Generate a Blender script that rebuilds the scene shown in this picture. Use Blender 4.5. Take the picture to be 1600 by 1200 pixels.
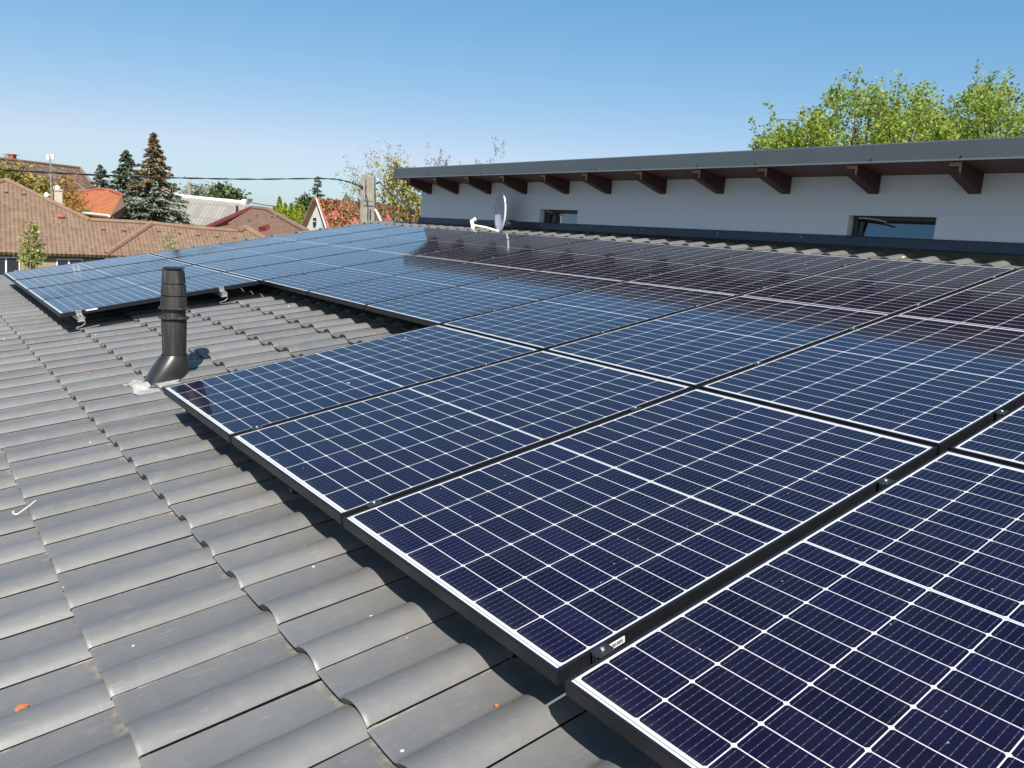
import bpy, bmesh, math, random
import numpy as np
from mathutils import Vector, Matrix

for _o in list(bpy.data.objects):
    bpy.data.objects.remove(_o, do_unlink=True)
SC = bpy.context.scene
COL = SC.collection
rng = np.random.default_rng(7)
random.seed(7)

# ------------------------------------------------------------------ camera
FPX, YAW, PITCH, ROLL = 1220.88, 0.674701, 0.188854, 0.070916
CAM = np.array([-1.03803, -11.29316, 0.88744])
cy, sy, cp, sp = math.cos(YAW), math.sin(YAW), math.cos(PITCH), math.sin(PITCH)
CF = np.array([sy * cp, cy * cp, -sp])
_r0 = np.array([cy, -sy, 0.0])
_u0 = np.cross(_r0, CF)
CR = math.cos(ROLL) * _r0 + math.sin(ROLL) * _u0
CU = -math.sin(ROLL) * _r0 + math.cos(ROLL) * _u0
cam_d = bpy.data.cameras.new('camera')
cam = bpy.data.objects.new('camera', cam_d)
COL.objects.link(cam)
cam_d.sensor_width = 36.0
cam_d.lens = FPX / 1600 * 36.0
cam_d.clip_start = 0.05
cam_d.clip_end = 3000
_m = Matrix.Identity(4)
for i in range(3):
    _m[i][0], _m[i][1], _m[i][2], _m[i][3] = CR[i], CU[i], -CF[i], CAM[i]
cam.matrix_world = _m
SC.camera = cam

# ------------------------------------------------------------------ roof frame
S = 0.180345
UD = np.array([math.cos(S), 0, math.sin(S)])      # up the slope
ND = np.array([-math.sin(S), 0, math.cos(S)])     # roof normal
VD = np.array([0, -1.0, 0])                       # along the ridge, towards the camera

# ------------------------------------------------------------------ light
SUN = ND + 0.75 * VD - 0.28 * UD
SUN = SUN / np.linalg.norm(SUN)
W = bpy.data.worlds.new('World')
SC.world = W
W.use_nodes = True
nt = W.node_tree
nt.nodes.clear()
_out = nt.nodes.new('ShaderNodeOutputWorld')
_bg = nt.nodes.new('ShaderNodeBackground')
_sky = nt.nodes.new('ShaderNodeTexSky')
_sky.sky_type = 'NISHITA'
_sky.sun_disc = False
_sky.sun_elevation = math.asin(SUN[2])
_sky.sun_rotation = math.atan2(SUN[0], SUN[1])
_sky.altitude = 100
_sky.air_density = 0.7
_sky.dust_density = 0.9
_sky.ozone_density = 3.0
_bg.inputs['Strength'].default_value = 0.10
# the clear hazy-white horizon of the photo: each channel of the sky gets its own response
_sep = nt.nodes.new('ShaderNodeSeparateColor')
_com = nt.nodes.new('ShaderNodeCombineColor')
nt.links.new(_sky.outputs[0], _sep.inputs[0])
for _i, (_g, _k, _mx) in enumerate(((1.345, .729, 3.55), (.741, 1.419, 6.2), (.48, 2.322, 9.0))):
    _c = nt.nodes.new('ShaderNodeMath'); _c.operation = 'MINIMUM'; _c.inputs[1].default_value = _mx
    _p = nt.nodes.new('ShaderNodeMath'); _p.operation = 'POWER'; _p.inputs[1].default_value = _g
    _q = nt.nodes.new('ShaderNodeMath'); _q.operation = 'MULTIPLY'; _q.inputs[1].default_value = _k
    nt.links.new(_sep.outputs[_i], _c.inputs[0]); nt.links.new(_c.outputs[0], _p.inputs[0])
    nt.links.new(_p.outputs[0], _q.inputs[0]); nt.links.new(_q.outputs[0], _com.inputs[_i])
nt.links.new(_com.outputs[0], _bg.inputs['Color'])
nt.links.new(_bg.outputs[0], _out.inputs[0])
sun_d = bpy.data.lights.new('sun', 'SUN')
sun_d.energy = 5.0
sun_d.angle = math.radians(0.53)
sun_d.color = (1.0, 0.945, 0.87)
sun_o = bpy.data.objects.new('sun', sun_d)
COL.objects.link(sun_o)
sun_o.rotation_euler = Vector(SUN).to_track_quat('Z', 'Y').to_euler()
SC.view_settings.view_transform = 'Standard'
SC.view_settings.look = 'None'
SC.view_settings.exposure = 0.6
SC.view_settings.gamma = 1.0
SC.view_settings.use_curve_mapping = False
SC.cycles.max_bounces = 8

# ------------------------------------------------------------------ helpers
def RW(u, v, h=0.0):
    return UD * u + VD * v + ND * h

def ray(x, y):
    d = CF * FPX + CR * (x - 800) + CU * (600 - y)
    return d / np.linalg.norm(d)

FH = np.array([sy, cy, 0.0])
RH = np.array([cy, -sy, 0.0])

def at(x, y, D):
    """the place seen at photo point x, y that stands D metres ahead"""
    d = ray(x, y)
    return CAM + d * (D / (d @ FH))

def on_plane(x, y, p0, nn):
    d = ray(x, y)
    return CAM + d * (((p0 - CAM) @ nn) / (d @ nn))

def tag(o, label=None, cat=None, group=None, kind=None):
    if label: o['label'] = label
    if cat: o['category'] = cat
    if group: o['group'] = group
    if kind: o['kind'] = kind
    return o

def empty(name, loc=(0, 0, 0), mat=None):
    o = bpy.data.objects.new(name, None)
    o.empty_display_size = 0.1
    COL.objects.link(o)
    if mat is not None:
        o.matrix_world = mat
    else:
        o.location = tuple(loc)
    return o

class MB:
    def __init__(s):
        s.v, s.f = [], []
    def add(s, vs, fs):
        b = len(s.v)
        s.v += [tuple(float(c) for c in p) for p in vs]
        s.f += [tuple(b + i for i in f) for f in fs]
        return s
    def box(s, c, size, ax=None):
        c = np.array(c, float)
        A = np.eye(3) if ax is None else np.array(ax, float)
        hx, hy, hz = [0.5 * q for q in size]
        vs = [c + A[0] * a * hx + A[1] * b * hy + A[2] * d * hz for a in (-1, 1) for b in (-1, 1) for d in (-1, 1)]
        return s.add(vs, [(0, 1, 3, 2), (4, 6, 7, 5), (0, 4, 5, 1), (2, 3, 7, 6), (0, 2, 6, 4), (1, 5, 7, 3)])
    def prism(s, poly, d):
        """closed polygon (3-D points) swept by the vector d"""
        P = [np.array(p, float) for p in poly]
        n = len(P)
        d = np.array(d, float)
        vs = P + [p + d for p in P]
        fs = [tuple(range(n))[::-1], tuple(range(n, 2 * n))]
        fs += [(i, (i + 1) % n, n + (i + 1) % n, n + i) for i in range(n)]
        return s.add(vs, fs)
    def tube(s, pts, rad, n=8, cap=True):
        pts = [np.array(p, float) for p in pts]
        if not hasattr(rad, '__len__'):
            rad = [rad] * len(pts)
        rings = []
        for i, p in enumerate(pts):
            t = pts[min(i + 1, len(pts) - 1)] - pts[max(i - 1, 0)]
            t = t / (np.linalg.norm(t) + 1e-12)
            a = np.cross(t, (0, 0, 1.0) if abs(t[2]) < .9 else (1.0, 0, 0))
            a /= np.linalg.norm(a)
            b = np.cross(t, a)
            rings.append([p + rad[i] * (a * math.cos(k * 2 * math.pi / n) + b * math.sin(k * 2 * math.pi / n)) for k in range(n)])
        vs = [q for r in rings for q in r]
        fs = []
        for i in range(len(pts) - 1):
            for k in range(n):
                fs.append((i * n + k, i * n + (k + 1) % n, (i + 1) * n + (k + 1) % n, (i + 1) * n + k))
        if cap:
            fs += [tuple(range(n))[::-1], tuple((len(pts) - 1) * n + k for k in range(n))]
        return s.add(vs, fs)
    def lathe(s, prof, o=(0, 0, 0), n=28, ax=None, capb=True, capt=True):
        """profile of (radius, height) turned about the local Z axis"""
        A = np.eye(3) if ax is None else np.array(ax, float)
        o = np.array(o, float)
        vs = []
        for r, z in prof:
            for k in range(n):
                a = 2 * math.pi * k / n
                vs.append(o + A[0] * r * math.cos(a) + A[1] * r * math.sin(a) + A[2] * z)
        fs = []
        m = len(prof)
        for i in range(m - 1):
            for k in range(n):
                fs.append((i * n + k, i * n + (k + 1) % n, (i + 1) * n + (k + 1) % n, (i + 1) * n + k))
        if capb: fs.append(tuple(range(n))[::-1])
        if capt: fs.append(tuple((m - 1) * n + k for k in range(n)))
        return s.add(vs, fs)
    def mesh(s, name, m=None, smooth=False, bevel=0.0, seg=1, ang=35):
        me = bpy.data.meshes.new(name)
        me.from_pydata(s.v, [], s.f)
        me.validate()
        bm = bmesh.new()
        bm.from_mesh(me)
        bmesh.ops.recalc_face_normals(bm, faces=bm.faces)
        if bevel > 0:
            es = [e for e in bm.edges if len(e.link_faces) == 2 and e.calc_face_angle(0) > math.radians(30)]
            bmesh.ops.bevel(bm, geom=es, offset=bevel, segments=seg, affect='EDGES', clamp_overlap=True)
        bm.to_mesh(me)
        bm.free()
        if smooth:
            me.shade_smooth()
            if ang:
                try:
                    me.set_sharp_from_angle(angle=math.radians(ang))
                except Exception:
                    pass
        if m is not None:
            me.materials.append(m)
        return me
    def build(s, name, m, parent=None, **k):
        o = bpy.data.objects.new(name, s.mesh(name, m, **k))
        COL.objects.link(o)
        return adopt(o, parent)

def adopt(o, parent):
    """parent o, keeping its place: meshes are written in world coordinates"""
    if parent is not None:
        o.parent = parent
        o.matrix_parent_inverse = parent.matrix_world.inverted() if parent.type != 'EMPTY' else (
            Matrix.Translation(parent.location).inverted() if parent.parent is None else Matrix.Identity(4))
    return o

def raw_mesh(name, verts, faces, m, parent=None, smooth=False, uv=None):
    """fast path for big quad meshes given as numpy arrays"""
    me = bpy.data.meshes.new(name)
    verts = np.asarray(verts, np.float32)
    faces = np.asarray(faces, np.int32)
    k = faces.shape[1]
    me.vertices.add(len(verts))
    me.vertices.foreach_set('co', verts.ravel())
    me.loops.add(faces.size)
    me.loops.foreach_set('vertex_index', faces.ravel())
    me.polygons.add(len(faces))
    me.polygons.foreach_set('loop_start', np.arange(0, faces.size, k, dtype=np.int32))
    me.polygons.foreach_set('loop_total', np.full(len(faces), k, np.int32))
    if smooth:
        me.polygons.foreach_set('use_smooth', np.ones(len(faces), bool))
    if uv is not None:
        l = me.uv_layers.new(name='UVMap')
        l.data.foreach_set('uv', np.asarray(uv, np.float32)[faces.ravel()].ravel())
    me.update()
    me.validate()
    me.materials.append(m)
    o = bpy.data.objects.new(name, me)
    COL.objects.link(o)
    return adopt(o, parent)

# ------------------------------------------------------------------ materials
class NT:
    def __init__(s, name):
        s.m = bpy.data.materials.new(name)
        s.m.use_nodes = True
        s.t = s.m.node_tree
        s.b = s.t.nodes['Principled BSDF']
    def node(s, typ, **kw):
        n = s.t.nodes.new(typ)
        for k, v in kw.items():
            setattr(n, k, v)
        return n
    def put(s, sock, v):
        if hasattr(v, 'is_linked') or isinstance(v, bpy.types.NodeSocket):
            s.t.links.new(v, sock)
        else:
            sock.default_value = v
    def math(s, op, a, b=None, c=None):
        n = s.node('ShaderNodeMath', operation=op)
        s.put(n.inputs[0], a)
        if b is not None: s.put(n.inputs[1], b)
        if c is not None: s.put(n.inputs[2], c)
        return n.outputs[0]
    def mix(s, f, a, b):
        n = s.node('ShaderNodeMix', data_type='RGBA')
        s.put(n.inputs[0], f)
        for k, v in ((6, a), (7, b)):
            s.put(n.inputs[k], v if not isinstance(v, tuple) else (v + (1,) if len(v) == 3 else v))
        return n.outputs[2]
    def noise(s, scale, vec=None, detail=4, rough=.55):
        n = s.node('ShaderNodeTexNoise')
        n.inputs['Scale'].default_value = scale
        n.inputs['Detail'].default_value = detail
        n.inputs['Roughness'].default_value = rough
        if vec is not None: s.t.links.new(vec, n.inputs['Vector'])
        return n.outputs['Fac']
    def ramp(s, f, stops):
        n = s.node('ShaderNodeValToRGB')
        s.put(n.inputs[0], f)
        e = n.color_ramp.elements
        while len(e) < len(stops): e.new(.5)
        for q, (p, c) in zip(e, stops):
            q.position = p
            q.color = (c, c, c, 1) if not hasattr(c, '__len__') else tuple(c) + (1,)
        return n.outputs[0]
    def coord(s, which='Object'):
        return s.node('ShaderNodeTexCoord').outputs[which]
    def sep(s, v):
        n = s.node('ShaderNodeSeparateXYZ')
        s.t.links.new(v, n.inputs[0])
        return n.outputs
    def comb(s, x, y, z=0.0):
        n = s.node('ShaderNodeCombineXYZ')
        for i, q in enumerate((x, y, z)): s.put(n.inputs[i], q)
        return n.outputs[0]
    def bump(s, h, strength=.3, dist=.01):
        n = s.node('ShaderNodeBump')
        n.inputs['Strength'].default_value = strength
        n.inputs['Distance'].default_value = dist
        s.t.links.new(h, n.inputs['Height'])
        s.t.links.new(n.outputs[0], s.b.inputs['Normal'])
    def base(s, c, rough=.6, metal=0.0, spec=.5):
        s.put(s.b.inputs['Base Color'], c if not isinstance(c, tuple) else c + (1,))
        s.put(s.b.inputs['Roughness'], rough)
        s.b.inputs['Metallic'].default_value = metal
        s.b.inputs['Specular IOR Level'].default_value = spec
        return s.m

def simple(name, c, rough=.6, metal=0.0, spec=.5, var=.12, scale=8, bump=0.0):
    q = NT(name)
    co = q.coord('Object')
    f = q.noise(scale, co, 5)
    lo = tuple(x * (1 - var) for x in c)
    hi = tuple(min(1, x * (1 + var)) for x in c)
    col = q.ramp(f, [(.3, lo), (.7, hi)])
    q.base(col, rough, metal, spec)
    if bump: q.bump(q.noise(scale * 6, co, 4), bump, .004)
    return q.m

def tile_material():
    q = NT('grey_roof_tile')
    uv = q.coord('UV')
    sx = q.sep(uv)
    ti = q.math('FLOOR', sx[0]); wi = q.math('FLOOR', sx[1])
    t = q.math('FRACT', sx[0]); w = q.math('FRACT', sx[1])
    wn = q.node('ShaderNodeTexWhiteNoise', noise_dimensions='2D')
    q.t.links.new(q.comb(ti, wi), wn.inputs['Vector'])
    rnd = wn.outputs['Value']
    co = q.coord('Object')
    big = q.noise(2.2, co, 4)
    med = q.noise(16, co, 6, .65)
    f = q.math('ADD', q.math('MULTIPLY', rnd, .45), q.math('MULTIPLY', big, .55))
    col = q.ramp(f, [(.15, (.112, .1115, .109)), (.5, (.134, .133, .130)), (.85, (.158, .156, .150))])
    col = q.mix(q.ramp(med, [(.48, 0.0), (.8, .35)]), col, (.20, .192, .176))
    odd = q.math('GREATER_THAN', q.sep(wn.outputs['Color'])[1], .992)
    blot = q.ramp(q.noise(7, co, 6, .7), [(.48, 0.0), (.60, .6)])
    col = q.mix(q.math('MULTIPLY', odd, blot), col, (.30, .27, .20))
    pale = q.math('GREATER_THAN', q.sep(wn.outputs['Color'])[2], .95)
    col = q.mix(q.math('MULTIPLY', pale, q.ramp(q.noise(5, co, 5, .6), [(.3, .0), (.7, .3)])), col, (.22, .215, .205))
    # smeared chalky marks where people knelt and rain dried
    smear = q.comb(q.math('MULTIPLY', sx[1], 2.2), q.math('MULTIPLY', sx[0], 7.0))
    col = q.mix(q.ramp(q.noise(2.1, smear, 6, .72), [(.56, 0.0), (.72, .34)]), col, (.27, .265, .26))
    # dusty streak along the foot of the roll, broken by noise
    st = q.math('SUBTRACT', 1.0, q.math('MULTIPLY', q.math('ABSOLUTE', q.math('SUBTRACT', t, q.math('ADD', .56, q.math('MULTIPLY', med, .05)))), 42.0))
    st = q.math('MAXIMUM', st, 0.0)
    brk = q.ramp(q.noise(9, co, 5, .7), [(.46, 0.0), (.66, .6)])
    col = q.mix(q.math('MULTIPLY', st, brk), col, (.26, .255, .25))
    # cream lichen where the next course overlaps and along joints
    fine = q.noise(38, co, 6, .7)
    m1 = q.ramp(w, [(.90, 0.0), (.985, 1.0)])
    m2 = q.ramp(t, [(.02, 1.0), (.12, .5), (.40, .6), (.48, 0.0)])
    thr = q.ramp(q.math('ADD', q.math('MULTIPLY', fine, .6), q.math('MULTIPLY', q.noise(3.1, co, 3), .4)), [(.50, 0.0), (.57, 1.0)])
    col = q.mix(q.math('MULTIPLY', q.math('MULTIPLY', m1, m2), thr), col, (.40, .345, .24))
    j1 = q.ramp(t, [(.016, .8), (.03, 0.0)])
    col = q.mix(q.math('MULTIPLY', j1, q.ramp(q.noise(6, co, 5, .7), [(.54, 0.0), (.66, 1.0)])), col, (.36, .31, .22))
    # bird droppings, flecks
    vo = q.node('ShaderNodeTexVoronoi', feature='F1')
    vo.inputs['Scale'].default_value = 9
    q.t.links.new(co, vo.inputs['Vector'])
    sp = q.ramp(vo.outputs['Distance'], [(.035, 1.0), (.055, 0.0)])
    gate = q.ramp(q.sep(vo.outputs['Color'])[0], [(.62, 0.0), (.64, 1.0)])
    col = q.mix(q.math('MULTIPLY', sp, gate), col, (.6, .59, .56))
    rough = q.ramp(med, [(.3, .40), (.7, .54)])
    q.base(col, rough, 0, .5)
    q.bump(q.math('ADD', q.math('MULTIPLY', fine, .25), med), .16, .006)
    return q.m

PL, PW, PT = 1.6653, 1.002, 0.035          # panel length, width, frame height

def cell_material():
    q = NT('solar_cells')
    x, y, _z = q.sep(q.coord('Object'))
    MID, PU, PV, CUx, CVx, CH = .0038, .0803, .1622, .0776, .1595, .0050
    a = q.math('ABSOLUTE', q.math('SUBTRACT', x, PL / 2))
    xa = q.math('SUBTRACT', a, MID)
    ix = q.math('FLOOR', q.math('DIVIDE', xa, PU))
    fx = q.math('ABSOLUTE', q.math('SUBTRACT', q.math('SUBTRACT', xa, q.math('MULTIPLY', ix, PU)), PU / 2))
    yb = q.math('SUBTRACT', q.math('MULTIPLY', y, -1.0), (PW - 6 * PV) / 2)
    iy = q.math('FLOOR', q.math('DIVIDE', yb, PV))
    fys = q.math('SUBTRACT', q.math('SUBTRACT', yb, q.math('MULTIPLY', iy, PV)), PV / 2)
    fy = q.math('ABSOLUTE', fys)
    lt = lambda p, v: q.math('LESS_THAN', p, v)
    gt = lambda p, v: q.math('GREATER_THAN', p, v)
    mul = lambda *p: p[0] if len(p) == 1 else q.math('MULTIPLY', p[0], mul(*p[1:]))
    cell = mul(lt(fx, CUx / 2), lt(fy, CVx / 2), lt(q.math('ADD', fx, fy), CUx / 2 + CVx / 2 - CH),
               gt(xa, 0.0), lt(xa, PU * 10), gt(yb, 0.0), lt(yb, PV * 6))
    NB = 9
    bb = q.math('ABSOLUTE', q.math('SUBTRACT', q.math('FRACT', q.math('DIVIDE', q.math('ADD', fys, CVx / 2), CVx / NB)), .5))
    bus = lt(q.math('MULTIPLY', bb, CVx / NB), .00060)
    pad = mul(lt(q.math('MULTIPLY', bb, CVx / NB), .0011), lt(q.math('ABSOLUTE', q.math('SUBTRACT', q.math('ABSOLUTE', q.math('SUBTRACT', fx, .019)), .0095)), .0013))
    wn = q.node('ShaderNodeTexWhiteNoise', noise_dimensions='3D')
    q.t.links.new(q.comb(ix, iy, gt(x, PL / 2)), wn.inputs['Vector'])
    oi = q.node('ShaderNodeObjectInfo').outputs['Random']
    rnd = q.math('FRACT', q.math('ADD', wn.outputs['Value'], q.math('MULTIPLY', oi, 7.3)))
    blue = q.ramp(rnd, [(0, (.0029, .0024, .0115)), (.6, (.0038, .0029, .0165)), (1, (.0055, .0038, .024))])
    co = q.coord('Object')
    blue = q.mix(q.ramp(q.noise(3, co, 3), [(.35, 0.0), (.75, .45)]), blue, (.0032, .0028, .0115))
    blue = q.mix(bus, blue, (.060, .060, .078))
    blue = q.mix(pad, blue, (.10, .10, .12))
    rib = q.math('MAXIMUM', lt(a, .0013), mul(gt(xa, PU * 10 + .007), lt(xa, PU * 10 + .0095)))
    back = q.mix(rib, (.58, .58, .58), (.19, .19, .185))
    col = q.mix(cell, back, blue)
    vo = q.node('ShaderNodeTexVoronoi', feature='F1')
    vo.inputs['Scale'].default_value = 26
    q.t.links.new(q.comb(q.math('ADD', x, q.math('MULTIPLY', oi, 31.0)), y, 0.0), vo.inputs['Vector'])
    spk = mul(lt(vo.outputs['Distance'], .055), gt(q.sep(vo.outputs['Color'])[1], .70))
    col = q.mix(q.math('MULTIPLY', spk, .55), col, (.5, .5, .46))
    v2 = q.node('ShaderNodeTexVoronoi', feature='F1')
    v2.inputs['Scale'].default_value = 4.5
    warp = q.math('MULTIPLY', q.noise(60, co, 3, .6), .006)
    q.t.links.new(q.comb(q.math('ADD', x, q.math('ADD', warp, q.math('MULTIPLY', oi, 57.0))), q.math('ADD', q.math('MULTIPLY', y, .7), warp), 0.0), v2.inputs['Vector'])
    drp = mul(lt(v2.outputs['Distance'], .040), gt(q.sep(v2.outputs['Color'])[0], .86))
    col = q.mix(q.math('MULTIPLY', drp, .6), col, (.55, .54, .50))
    edge = q.ramp(q.math('ADD', x, q.math('MULTIPLY', q.noise(14, co, 5, .7), .05)), [(.02, .09), (.075, .0)])
    streak = q.noise(1.0, q.comb(q.math('MULTIPLY', x, 1.6), q.math('ADD', q.math('MULTIPLY', y, 34.0), q.math('MULTIPLY', oi, 50.0))), 4, .6)
    dust = q.math('ADD', q.ramp(q.noise(5, co, 6, .7), [(.4, 0.004), (.8, .018)]), q.math('MULTIPLY', edge, q.ramp(streak, [(.35, .2), (.7, 1.0)])))
    col = q.mix(dust, col, (.42, .40, .36))
    q.b.inputs['Specular Tint'].default_value = (1.0, .74, .95, 1)   # anti-reflection coat leans violet
    q.base(col, q.ramp(q.noise(7, co, 4), [(.3, .045), (.7, .085)]), 0, .23)
    return q.m

def roofing(name, c1, c2, pu=.22, pv=.34, rough=.75, moss=None, depth=.03, bias=.5):
    """corrugated or tiled covering drawn from the UV map (metres along eave, up slope)"""
    q = NT(name)
    uv = q.coord('UV')
    x, y, _z = q.sep(uv)
    wav = q.math('ADD', .5, q.math('MULTIPLY', .5, q.math('SINE', q.math('MULTIPLY', x, 2 * math.pi / pu))))
    ti = q.math('FLOOR', q.math('DIVIDE', x, pu)); tj = q.math('FLOOR', q.math('DIVIDE', y, pv))
    step = q.math('FRACT', q.math('DIVIDE', y, pv))
    wn = q.node('ShaderNodeTexWhiteNoise', noise_dimensions='2D')
    q.t.links.new(q.comb(ti, tj), wn.inputs['Vector'])
    big = q.noise(.6, q.coord('Object'), 5, .65)
    f = q.math('ADD', q.math('MULTIPLY', wn.outputs['Value'], .5), q.math('MULTIPLY', big, .5))
    col = q.ramp(f, [(.2, c1), (.8, c2)])
    if moss is not None:
        col = q.mix(q.ramp(q.noise(2.5, q.coord('Object'), 6, .75), [(.52, 0.0), (.62, .8)]), col, moss)
    groove = q.ramp(step, [(.0, .55), (.07, 0.0)])
    col = q.mix(groove, col, tuple(v * .45 for v in c1))
    q.base(col, rough, 0, .3)
    q.bump(q.math('ADD', wav, q.math('MULTIPLY', q.math('SUBTRACT', 1.0, step), .5)), 1.0, depth)
    return q.m

def leafmat(name, stops, trans=.35, rough=.55):
    q = NT(name)
    g = q.node('ShaderNodeNewGeometry')
    col = q.ramp(g.outputs['Random Per Island'], stops)
    q.base(col, rough, 0, .25)
    tr = q.node('ShaderNodeBsdfTranslucent')
    q.t.links.new(col, tr.inputs['Color'])
    mx = q.node('ShaderNodeMixShader')
    mx.inputs[0].default_value = trans
    o = q.t.nodes['Material Output']
    q.t.links.new(q.b.outputs[0], mx.inputs[1])
    q.t.links.new(tr.outputs[0], mx.inputs[2])
    q.t.links.new(mx.outputs[0], o.inputs['Surface'])
    return q.m

M = {}
M['tile'] = tile_material()
M['cells'] = cell_material()
M['black_alu'] = simple('black_anodised_aluminium', (.010, .010, .012), .42, .0, .4, .25, 14)
M['alu'] = simple('mill_aluminium', (.52, .52, .51), .38, .85, .5, .15, 30)
M['steel'] = simple('stainless_steel', (.55, .54, .50), .35, .9, .5, .2, 40)
M['black_steel'] = simple('black_clamp_metal', (.03, .03, .032), .4, .3, .5, .2, 30)
M['sticker'] = simple('white_sticker', (.75, .75, .74), .5)
M['ink'] = simple('black_ink', (.03, .03, .03), .6)
def plaster_mat():
    q = NT('pale_plaster')
    co = q.coord('Object')
    s3 = q.sep(co)
    st = q.comb(q.math('MULTIPLY', s3[0], 5.0), q.math('MULTIPLY', s3[1], 5.0), q.math('MULTIPLY', s3[2], .55))
    a = q.noise(1.0, st, 6, .65)
    b = q.noise(2.2, co, 5, .6)
    col = q.ramp(q.math('ADD', q.math('MULTIPLY', a, .5), q.math('MULTIPLY', b, .5)), [(.38, (.62, .66, .70)), (.5, (.75, .785, .825)), (.60, (.80, .83, .865))])
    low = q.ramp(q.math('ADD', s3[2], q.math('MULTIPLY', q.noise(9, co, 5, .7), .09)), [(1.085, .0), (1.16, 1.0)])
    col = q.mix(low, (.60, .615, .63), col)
    q.base(col, .92, 0, .2)
    q.bump(q.noise(160, co, 3, .6), .35, .003)
    return q.m
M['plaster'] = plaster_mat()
M['flashing'] = simple('dark_blue_grey_flashing', (.028, .038, .062), .42, 0, .5, .15, 5)
M['fascia'] = simple('grey_sheet_metal', (.070, .083, .092), .42, 0, .5, .06, 2)
M['soffit'] = None
M['black_plastic'] = None
M['dish'] = simple('dish_paint', (.36, .385, .42), .45)
M['cream'] = simple('cream_plastic', (.72, .69, .58), .5, 0, .4, .05)
M['dark_plastic'] = simple('dark_plastic', (.02, .02, .022), .45)
M['window_frame'] = simple('anthracite_window_frame', (.035, .04, .045), .4)
M['white_frame'] = simple('white_window_frame', (.75, .75, .74), .45)
M['lead'] = simple('weathered_lead_sheet', (.31, .305, .285), .6, 0, .4, .25, 22, .6)
M['concrete'] = simple('weathered_concrete', (.27, .245, .205), .9, 0, .2, .2, 5, .5)
M['cable'] = simple('black_cable', (.03, .03, .033), .5)
M['beige_wall'] = simple('beige_render', (.30, .235, .165), .9, 0, .2, .08, 1.5)
M['brown_wall_and_shade'] = simple('brown_render_and_shade', (.20, .12, .08), .9, 0, .2, .15, 2)  # brown render, also the colour for painted-in shade on house sides
M['white_wall'] = simple('whitewashed_wall', (.46, .48, .45), .9, 0, .2, .15, 1.2)
M['cream_chimney'] = simple('cream_render', (.52, .44, .33), .85, 0, .2, .06, 4)
M['brick'] = simple('red_brick', (.33, .11, .07), .85, 0, .2, .25, 6)
M['bark'] = simple('bark', (.10, .075, .055), .9, 0, .2, .3, 9)
M['pale_bark'] = simple('pale_bark', (.22, .18, .14), .9, 0, .2, .3, 9)
M['leaf_orange'] = simple('orange_leaf', (.36, .13, .06), .7, 0, .3, .3, 60)
M['timber'] = simple('cut_timber', (.62, .50, .30), .8, 0, .2, .12, 20)
M['white_plastic'] = simple('white_plastic', (.75, .75, .75), .5)
M['ridge_tile'] = simple('brown_ridge_tile', (.22, .137, .09), .75, 0, .3, .15, 5)
M['red_trim'] = simple('dark_red_trim', (.17, .035, .03), .6)
M['white_trim'] = simple('pale_ridge_cap', (.70, .69, .66), .6)

def glass_mat(name, c, rough=.03):
    q = NT(name)
    return q.base(c, rough, 0, .6)
M['pane'] = glass_mat('window_pane', (.30, .255, .235))
M['pane'].node_tree.nodes['Principled BSDF'].inputs['Metallic'].default_value = 1.0
M['pane_far'] = glass_mat('far_window_pane', (.03, .035, .04), .1)

def wood_mat(name, c1, c2, axis=1, board=.11):
    q = NT(name)
    co = q.coord('Object')
    s3 = q.sep(co)
    st = q.comb(q.math('MULTIPLY', s3[0], 18.0), q.math('MULTIPLY', s3[1], 1.2), q.math('MULTIPLY', s3[2], 18.0))
    f = q.noise(1.6, st, 5, .6)
    col = q.ramp(f, [(.3, c1), (.7, c2)])
    if board:
        d = q.math('FRACT', q.math('DIVIDE', s3[0], board))
        col = q.mix(q.ramp(d, [(.0, .9), (.06, 0.0)]), col, tuple(v * .15 for v in c1))
    q.base(col, .6, 0, .35)
    return q.m
M['soffit'] = wood_mat('stained_soffit_board', (.068, .032, .026), (.12, .056, .044))
M['rafter'] = wood_mat('stained_rafter', (.036, .018, .015), (.066, .031, .025), board=0)
M['endgrain'] = simple('pale_end_grain', (.44, .20, .11), .7, 0, .3, .15, 30)

def streaky_plastic():
    q = NT('weathered_black_plastic')
    co = q.coord('Object')
    s3 = q.sep(co)
    st = q.comb(q.math('MULTIPLY', s3[0], 26.0), q.math('MULTIPLY', s3[1], 26.0), q.math('MULTIPLY', s3[2], 2.0))
    f = q.noise(1.0, st, 6, .7)
    col = q.ramp(f, [(.38, (.017, .016, .015)), (.54, (.034, .032, .029)), (.64, (.085, .08, .073)), (.76, (.25, .24, .22))])
    q.base(col, .5, 0, .5)
    return q.m
M['black_plastic'] = streaky_plastic()
M['hood'] = simple('black_hood_plastic', (.022, .021, .019), .36, 0, .6, .3, 14)

# ------------------------------------------------------------------ ground
def ground_mat():
    q = NT('garden_ground')
    co = q.coord('Object')
    f = q.noise(.08, co, 6, .6)
    g = q.noise(1.4, co, 6, .7)
    col = q.ramp(q.math('ADD', q.math('MULTIPLY', f, .6), q.math('MULTIPLY', g, .4)), [(.35, (.05, .075, .022)), (.55, (.085, .10, .035)), (.7, (.15, .13, .07))])
    q.base(col, .95, 0, .1)
    return q.m
GZ = -3.4
gm = MB()
gm.add([(-900, -900, GZ), (900, -900, GZ), (900, 900, GZ), (-900, 900, GZ)], [(0, 1, 2, 3)])
go = gm.build('ground', ground_mat())
tag(go, kind='structure')

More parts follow.
